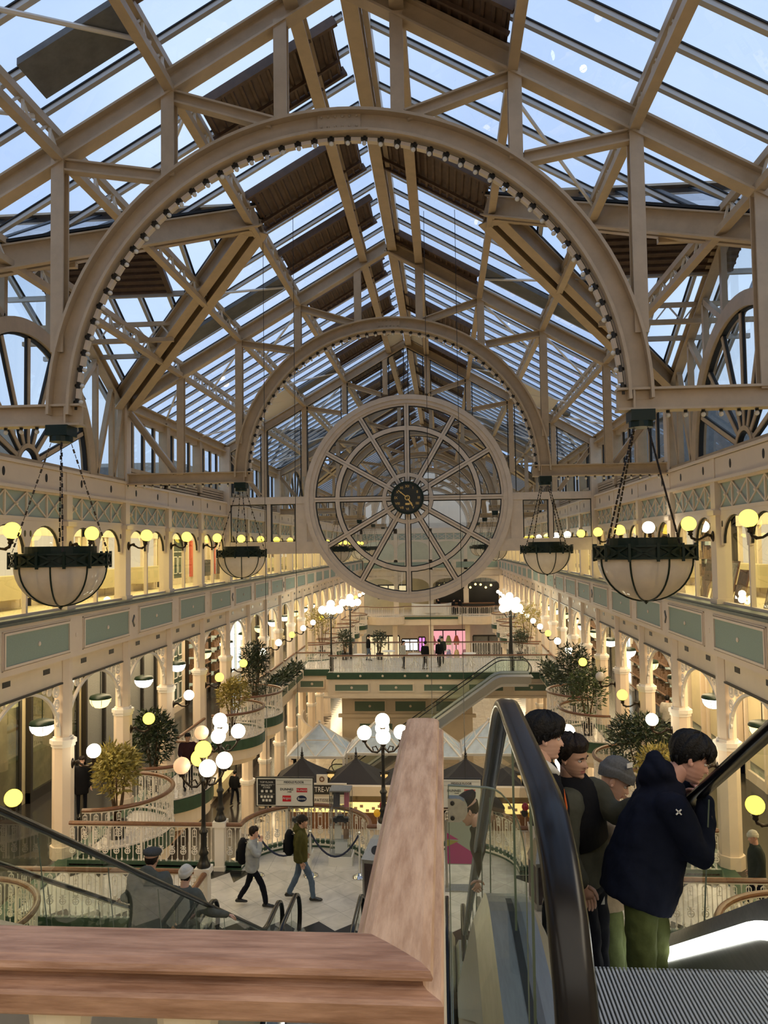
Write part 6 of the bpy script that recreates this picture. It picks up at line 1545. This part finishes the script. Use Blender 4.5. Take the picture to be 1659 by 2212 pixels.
def person(label, base, J, C, det=2, vox=.014, group=None):
    """J: joints in world space; C: clothing. det 2 = full face and hands, 1 = small in the picture"""
    t = thing('person', label, 'person', base, 0, group)
    Mh = J['head']; s = Mh.to_scale().x; hc = Mh.to_translation(); up = (Mh.to_3x3() @ V((0, 0, 1))).normalized(); fw = (Mh.to_3x3() @ V((0, 1, 0))).normalized()
    b = MB(); b.smooth = True; headmesh(b, Mh, 56 if det == 2 else 24, 52 if det == 2 else 24, det == 2)
    nk, ch, pe = V(J['neck']), V(J['chest']), V(J['pelvis']); sd = V(J['side'])
    b.cur = 0; limb(b, [ch, nk, hc - up * .05 * s - fw * .015 * s], [.07 * s, .058 * s, .056 * s], 14, 4); limb(b, [pe, ch], [.07, .07], 10, 2)
    for q, k in ((-1, 'L'), (1, 'R')):
        sh, el, wr = (V(p) for p in J['arm' + k]); limb(b, [ch, sh, el, wr], [.045, .038, .032, .026], 9, 6)
        hd = J.get('hand' + k, (wr - el).normalized()); hu = J.get('back' + k, V((0, 0, 1)) if abs(V(hd).normalized().z) < .8 else -sd * q); hand(b, wr, hd, hu, -q if 'flip' in J else q, s, J.get('curl', .5))
        hp, kn, an = (V(p) for p in J['leg' + k]); limb(b, [pe, hp, kn, an], [.05, .048, .036, .026], 9, 5)
    b.build('body', [C.get('skin', SKM), EYEW, EYED, BROWM, LIPM], t)
    # trousers
    m = MB(); w = C.get('girth', 1.0); tr = C.get('leg', .078)
    trunk(m, [(pe + (ch - pe) * f, .155 * w * k, .115 * w * k, sd) for f, k in ((-.28, .8), (-.12, 1.0), (.05, 1.0), (.25, .95), (.4, .9))])
    for k in 'LR': hp, kn, an = (V(p) for p in J['leg' + k]); limb(m, [hp, kn, an + (kn - an) * .06], [tr * 1.14, tr * .92, tr * .80], 14, 6)
    baked(m, 'trousers', C['trousers'], t, vox)
    # coat: trunk, sleeves, collar, hood
    m = MB(); cw = C.get('width', 1.0); hem = C.get('hem', -.22)
    pr = C.get('profile', ((hem, 1.0, 1.08), (hem * .5, 1.04, 1.12), (.05, 1.0, 1.1), (.35, 1.0, 1.12), (.7, 1.06, 1.14), (1.0, 1.06, 1.02)))
    ax = ch - pe; rings = [(pe + ax * f, .185 * cw * a, .125 * cw * d, sd) for f, a, d in pr]; rings += [(ch.lerp(nk, .45), .150 * cw, .105 * cw, sd), (ch.lerp(nk, .8), .085 * cw, .085 * cw, sd), (nk + (nk - ch) * .05, .072 * cw, .074 * cw, sd)]
    trunk(m, rings, 24); sl = C.get('sleeve', .064)
    for k in 'LR': sh, el, wr = (V(p) for p in J['arm' + k]); limb(m, [ch.lerp(sh, .55), sh, el, el.lerp(wr, .93)], [sl * 1.25, sl * 1.18, sl * .98, sl * .72], 14, 6)
    if C.get('hood'):
        hb = nk - fw * .07 * s + V((0, 0, .02)); m.ball(hb - V((0, 0, .03)), .105 * C['hood'], 16, 10, (1.0, 1.0, .8)); limb(m, [hb + sd * .09, hb + V((0, 0, .055)) - fw * .02, hb - sd * .09], [.04, .046, .04], 10, 4)
    ct = baked(m, 'coat', C['coat'], t, vox)
    for nm, mt, f in C.get('extra', []): q = f(J); q.build(nm, mt, t if nm[:3] in ('hat', 'tro') else ct)
    # shoes
    for k in 'LR': q = MB(); q.smooth = True; kn, an = V(J['leg' + k][1]), V(J['leg' + k][2]); shoe(q, an, J.get('toe' + k, fw), s); q.build('shoe', C.get('shoes', DARK), t)
    h = C.get('hair')
    if h: (hairmesh(Mh, h[0], len(label), .03, .35) if C.get('hat') else hairmesh(Mh, h[0], len(label))).build('hair', h[1], t)
    h = C.get('hat')
    if h: (beanie(Mh, True, .02) if h[0] == 'beanie' else flatcap(Mh, h[0] != 'nopeak')).build('hat', h[1], t)
    return t

# -------- the four boys on the escalator (steps fall away to the far side)
def tread(y): return max(ZM, ZT - .577 * max(0, (math.ceil((y - 3.1) / .4) * .4)))
NAVY = cloth('navy_jacket', (.006, .008, .019)); OLIVE = cloth('olive_green_trousers', (.075, .088, .028)); OLIVG = cloth('grey_olive_jacket', (.075, .075, .055)); BLKC = cloth('black_jacket', (.010, .010, .012)); BEIGE = cloth('beige_hoodie', (.46, .36, .25)); BLKT = cloth('black_tracksuit', (.009, .010, .016)); GREYK = cloth('grey_knit', (.13, .13, .13), .25, 90); ORG = mat('orange_piping', (.75, .15, .03), .5); WHT = cloth('white_fleece', (.7, .68, .62))
GRN2 = cloth('green_cargo_trousers', (.14, .17, .07))
def logo(J):
    m = MB(); p = V((1.262, 4.488, -1.475))
    for a in (45, 135): m.bar(p - V((cos(rad(a)), 0, sin(rad(a)))) * .02, p + V((cos(rad(a)), 0, sin(rad(a)))) * .02, .007, .004, (0, 1, 0))
    return m
y = 4.74; zt = tread(y)
person('boy in a navy hooded jacket leaning over the right escalator handrail', (1.14, y, zt), dict(
    head=hframe((1.425, 4.80, -1.262), -6, 24, -4, 1.10), neck=(1.31, 4.80, -1.385), chest=(1.235, 4.78, -1.53), pelvis=(1.12, 4.74, -1.90), side=(.06, -1, 0),
    armR=((1.27, 4.58, -1.50), (1.40, 4.60, -1.74), (1.50, 4.78, -1.49)), handR=(-.25, .8, .1), backR=(.5, 0, .85), armL=((1.25, 4.98, -1.47), (1.43, 5.03, -1.66), (1.49, 4.98, -1.47)), handL=(.1, -.9, .1), backL=(.5, 0, .85), curl=.4,
    legR=((1.09, 4.64, -1.92), (1.07, 4.62, -2.26), (1.11, 4.64, zt + .08)), legL=((1.13, 4.85, -1.92), (1.22, 4.90, -2.26), (1.21, 4.93, zt + .08)), toeR=(1, .1, 0), toeL=(1, .25, 0)),
    dict(skin=SKR, coat=NAVY, trousers=OLIVE, hair=('fringe', HAIRB), hood=1.12, width=1.06, hem=-.36, leg=.092, sleeve=.076, girth=.92,
         profile=((-.42, 1.08, 1.5), (-.2, 1.1, 1.6), (.1, 1.06, 1.6), (.4, 1.02, 1.52), (.75, 1.04, 1.32), (1.0, 1.02, 1.08)), extra=[('sleeve_badge', WT, logo)]), vox=.011)
y = 5.6; zt = tread(y)
person('boy in a grey beanie and beige hoodie peering down behind the boy in navy', (1.1, y, zt), dict(
    head=hframe((1.15, 5.60, -1.622), -14, 30, 0, 1.10), neck=(1.075, 5.62, -1.765), chest=(1.03, 5.62, -1.91), pelvis=(1.05, 5.60, -2.33), side=(.1, -1, 0),
    armR=((1.09, 5.44, -1.89), (1.12, 5.44, -2.12), (1.24, 5.5, -1.98)), armL=((1.08, 5.8, -1.87), (1.20, 5.82, -2.08), (1.36, 5.75, -1.9)),
    legR=((1.06, 5.52, -2.36), (1.085, 5.51, -2.78), (1.09, 5.51, zt + .08)), legL=((1.06, 5.69, -2.36), (1.15, 5.70, -2.78), (1.14, 5.71, zt + .08)), toeR=(1, 0, 0), toeL=(1, .2, 0)),
    dict(skin=SKM, coat=BEIGE, trousers=GRN2, hat=('beanie', GREYK), hem=-.3, leg=.084,
         extra=[('hat_patch', WT, lambda J: (lambda m: (m.box((1.232, 5.50, -1.500), (.05, .006, .03), Matrix.Rotation(.6, 3, 'Z')), m)[1])(MB()))]), vox=.012)
y = 5.2; zt = tread(y)
person('boy with short dark hair in a black and grey-olive jacket, looking towards the right rail', (.85, y, zt), dict(
    head=hframe((.793, 5.15, -1.350), -38, 8, 3, 1.04), neck=(.785, 5.19, -1.50), chest=(.82, 5.21, -1.645), pelvis=(.875, 5.22, -2.10), side=(-.55, -.83, 0),
    armR=((.745, 5.03, -1.62), (.73, 4.99, -1.88), (.81, 4.95, -2.06)), armL=((.955, 5.25, -1.60), (1.06, 5.14, -1.70), (1.20, 4.98, -1.575)), handL=(.8, -.5, .1),
    legR=((.82, 5.15, -2.12), (.87, 5.10, -2.54), (.90, 5.12, zt + .08)), legL=((.92, 5.27, -2.12), (.955, 5.27, -2.54), (.95, 5.29, zt + .08)), toeR=(1, -.5, 0), toeL=(1, -.4, 0)),
    dict(skin=SKT, coat=OLIVG, trousers=BLKT, hair=('short', HAIRD), hem=-.12, leg=.080, width=.98, sleeve=.074,
         extra=[('black_yoke', BLKC, lambda J: (lambda m: (trunk(m, [(V((.862, 5.205, -1.90)), .196, .142, V((-.55, -.83, 0))), (V((.835, 5.205, -1.73)), .204, .15, V((-.55, -.83, 0))), (V((.815, 5.20, -1.60)), .19, .135, V((-.55, -.83, 0))), (V((.795, 5.19, -1.53)), .12, .115, V((-.55, -.83, 0))), (V((.79, 5.19, -1.475)), .09, .09, V((-.55, -.83, 0)))], 24), setattr(m, 'sm', [True] * len(m.f)), m)[2])(MB())),
                ('trouser_logo', WT, lambda J: (lambda m: (m.poly([(.955, 5.17, -2.28), (.98, 5.175, -2.28), (.98, 5.175, -2.23)], (0, -.004, 0)), m)[1])(MB()))]), vox=.012)
y = 4.85; zt = tread(y)
person('boy with thick black hair in a black padded jacket, half hidden by the escalator handrail', (.62, y, zt), dict(
    head=hframe((.597, 4.95, -1.178), 4, 6, 0, 1.10), neck=(.575, 4.95, -1.335), chest=(.58, 4.95, -1.49), pelvis=(.60, 4.95, -1.93), side=(0, -1, 0),
    armR=((.59, 4.76, -1.47), (.58, 4.72, -1.76), (.66, 4.70, -1.98)), armL=((.59, 5.14, -1.47), (.62, 5.18, -1.76), (.72, 5.16, -1.96)),
    legR=((.60, 4.86, -1.95), (.60, 4.86, -2.32), (.60, 4.86, zt + .08)), legL=((.60, 5.04, -1.95), (.62, 5.04, -2.32), (.62, 5.04, zt + .08)), toeR=(1, 0, 0), toeL=(1, 0, 0)),
    dict(skin=SKM, coat=BLKC, trousers=BLKT, hair=('fringe', HAIRB), hem=-.2, width=1.05, sleeve=.075, leg=.086,
         extra=[('white_hood', WHT, lambda J: (lambda m: (setattr(m, 'smooth', True), limb(m, [V((.66, 4.90, -1.385)), V((.60, 4.865, -1.335)), V((.52, 4.95, -1.315)), V((.60, 5.04, -1.335))], [.022, .030, .036, .026], 10, 5), m)[2])(MB())),
                ('orange_piping', ORG, lambda J: (lambda m: (m.tube([(.685, 4.80, -1.45), (.70, 4.79, -1.55), (.69, 4.79, -1.66)], .006, 6), m)[1])(MB()))]), vox=.012)

# -------- generic standing or walking figure
def figure(label, x, y, z, yaw, H=1.72, stride=0, arms=(0, 0), C=None, bend=0, det=1, vox=.022, nod=4, group=None):
    k = H / 1.75; f = V((cos(rad(yaw)), sin(rad(yaw)), 0)); sd = V((f.y, -f.x, 0)); b = V((x, y, z)); U = V((0, 0, 1))
    P = lambda a, c, h: b + f * a * k + sd * c * k + U * h * k
    J = dict(head=hframe(P(.05 + bend * .28, 0, 1.615 - bend * .08), yaw, nod, 0, k * 1.0), neck=P(.01 + bend * .22, 0, 1.47 - bend * .05), chest=P(bend * .15, 0, 1.32), pelvis=P(0, 0, .93), side=sd)
    for nm, q, a, st in (('R', 1, arms[0], stride), ('L', -1, arms[1], -stride)):
        sh = P(bend * .15, q * .185, 1.39)
        if a == 'up': el = P(.16, q * .22, 1.20); wr = P(.20, q * .06, 1.42)
        elif a == 'fwd': el = P(.12, q * .24, 1.16); wr = P(.36, q * .20, 1.12)
        elif a == 'rail': el = P(.10, q * .30, 1.14); wr = P(.30, q * .50, 1.02)
        else: el = P(-.03 + a * .18, q * .24, 1.11); wr = P(.06 + a * .36, q * .24, .87)
        J['arm' + nm] = (sh, el, wr)
        lift = .05 * abs(stride) if st < 0 else 0
        J['leg' + nm] = (P(0, q * .085, .90), P(st * .22 + .03 + .05 * abs(stride), q * .095, .50), P(st * .42, q * .09, .09 + lift)); J['toe' + nm] = f
    return person(label, b, J, C, det, vox, group)
GREYJ = cloth('pale_grey_jacket', (.36, .38, .40)); MOSS = cloth('moss_green_parka', (.075, .07, .02)); JEAN = cloth('blue_jeans', (.10, .14, .20)); GRNC = cloth('grey_green_coat', (.11, .12, .11)); TWEED = cloth('dark_tweed_cap', (.09, .095, .10), .4, 120); CREAMK = cloth('cream_knit', (.6, .55, .45)); DKG = cloth('dark_green_coat', (.035, .04, .032)); MAROON = cloth('dark_maroon_top', (.05, .02, .025)); WHITEJ = cloth('off_white_coat', (.50, .48, .42)); DKK = cloth('dark_knit', (.03, .025, .02))
figure('woman in a pale grey jacket and black trousers walking right across the landing', -4.08, 16.4, ZM, 5, 1.62, .75, ('up', -.2), dict(skin=SKM, coat=GREYJ, trousers=BLKT, hair=('long', HAIRD), hem=-.34, width=1.0, leg=.068), det=1, vox=.016)
figure('man in a moss green parka and jeans walking right across the landing', -3.12, 16.72, ZM, 8, 1.76, .62, (-.1, .1), dict(skin=SKT, coat=MOSS, trousers=JEAN, hat=('beanie', DKK), hair=('short', HAIRD), hood=1.0, hem=-.28, width=1.08, leg=.074), det=1, vox=.016)
def backpack(label, x, y, z, yaw, s):
    t = thing('backpack', label, 'backpack', (x, y, z), rad(yaw))
    m = MB(); m.smooth = True; trunk(m, [((0, 0, -.26 * s), .13 * s, .07 * s, (1, 0, 0)), ((0, 0, -.2 * s), .165 * s, .11 * s, (1, 0, 0)), ((0, 0, 0), .165 * s, .115 * s, (1, 0, 0)), ((0, 0, .16 * s), .15 * s, .10 * s, (1, 0, 0)), ((0, 0, .25 * s), .09 * s, .05 * s, (1, 0, 0))], 16); m.build('bag', BLKC, t, world=False)
    m = MB(); m.box((0, .115 * s, -.08 * s), (.22 * s, .03, .2 * s)); m.build('pocket', BLKC, t, world=False)
    m = MB(); m.smooth = True
    for q in (-1, 1): m.tube([(q * .09 * s, -.05, .2 * s), (q * .11 * s, -.16, .19 * s), (q * .12 * s, -.24, .02), (q * .1 * s, -.06, -.2 * s)], .014, 6)
    m.build('strap', DARK, t, world=False)
backpack('black backpack worn by the woman in pale grey', -4.28, 16.4, ZM + 1.13, 95, .95); backpack('black backpack worn by the man in the moss parka', -3.36, 16.72, ZM + 1.2, 98, .95)
def td(y): return tread(y)
figure('man in a flat cap and long grey-green coat riding down the left escalator', -3.55, 9.3, td(9.3), 84, 1.74, 0, (0, 'rail'), dict(skin=SKT, coat=GRNC, trousers=BLKT, hat=('cap', TWEED), hair=('short', HAIRD), hem=-.75, width=1.22, sleeve=.08, hood=1.0, profile=((-.95, 1.2, 1.45), (-.5, 1.15, 1.4), (0, 1.05, 1.25), (.35, 1.0, 1.2), (.7, 1.05, 1.16), (1.0, 1.05, 1.02))), det=1, vox=.018)
figure('person in a white knitted cap riding ahead of the flat-capped man', -3.42, 10.15, td(10.15), 80, 1.66, 0, ('rail', 0), dict(skin=SKM, coat=GRNC, trousers=BLKT, hat=('beanie', WHT), hair=('long', HAIRD), hem=-.5, width=1.1), det=1, vox=.02)
figure('boy in a dark cap leaning out over the left handrail farther down the escalator', .42, 6.6, td(6.6), 178, 1.70, 0, (.25, .05), dict(skin=SKM, coat=DKG, trousers=BLKT, hat=('cap', NAVY), hair=('short', HAIRD), hem=-.2, width=1.08), bend=.75, det=1, vox=.018, nod=30)
figure('man in a dark maroon top standing on the third left balcony', -8.0, 24.1, ZM, -70, 1.74, 0, ('fwd', 'fwd'), dict(skin=SKT, coat=MAROON, trousers=BLKT, hair=('short', HAIRB), hem=-.15), vox=.025)
figure('person in a black skirt suit behind the yellow-green tree on the left', -10.2, 21.6, ZM, -60, 1.68, 0, (0, 0), dict(skin=SKM, coat=BLKC, trousers=BLKT, hair=('long', HAIRD), hem=-.7, leg=.06), vox=.025)
figure('man in a white beanie and dark coat behind the right bridge railing', 6.05, 16.3, ZM, 175, 1.70, .3, (0, 0), dict(skin=SKR, coat=DKG, trousers=BLKT, hat=('beanie', CREAMK), hem=-.45, width=1.12), vox=.022, nod=14)
figure('person in an off-white coat with black hair in the right middle arcade', 8.3, 30.6, ZM, 60, 1.66, 0, (0, 0), dict(skin=SKM, coat=WHITEJ, trousers=BLKT, hair=('long', HAIRB), hem=-.5), vox=.03)
figure('person in dark clothes walking on the ground floor left of the parasols', -11.0, 40.6, ZG, 75, 1.74, .5, (.2, -.2), dict(skin=SKM, coat=BLKC, trousers=BLKT, hair=('short', HAIRB)), vox=.03)
figure('man in a black coat on the ground floor by the far left column', -8.8, 46.0, ZG, -80, 1.76, 0, (0, 0), dict(skin=SKM, coat=BLKC, trousers=BLKT, hair=('short', HAIRB)), vox=.035)
figure('person in black beside the ground floor columns on the left', -9.0, 39.5, ZG, 90, 1.72, .2, (0, 0), dict(skin=SKM, coat=BLKC, trousers=BLKT, hair=('short', HAIRB)), vox=.035)
figure('person in a dark coat inside the right top gallery window', 7.35, 17.3, ZT, 200, 1.72, 0, (0, 0), dict(skin=SKM, coat=DKG, trousers=BLKT, hair=('short', HAIRD), hem=-.4, width=1.15), vox=.025)
for j, (x, y, yaw, c, w) in enumerate(((-5.0, 51.5, 20, BLKC, 'in black with jeans standing among the tables'), (-2.55, 48.1, -30, WHITEJ, 'in a pale top by the middle table'), (-1.2, 47.7, 60, BLKC, 'in black beside the pale-topped person'), (-.35, 48.6, 120, BLKC, 'in a black coat right of the others'), (-.2, 50.0, -90, DKG, 'in dark green behind the rest'))):
    figure(f'distant person {w} on the far bridge', x, y, ZM, yaw, 1.7, .2, (0, 0), dict(skin=SKM, coat=c, trousers=JEAN if j == 0 else BLKT, hair=('long' if j == 1 else 'short', HAIRB)), vox=.04)
for j, (x, y, w) in enumerate(((1.0, YEND - 1.8, 'left'), (1.7, YEND - 1.5, 'right'), (-.6, YEND - 1.2, 'behind the white counter'))):
    figure(f'distant dark-clothed person on the far end gallery, {w if j == 2 else w + " one of the pair"}', x, y, ZM, 30 + 90 * j, 1.74, .2, (0, 0), dict(skin=SKM, coat=BLKC, trousers=BLKT, hair=('short', HAIRB)), vox=.05)
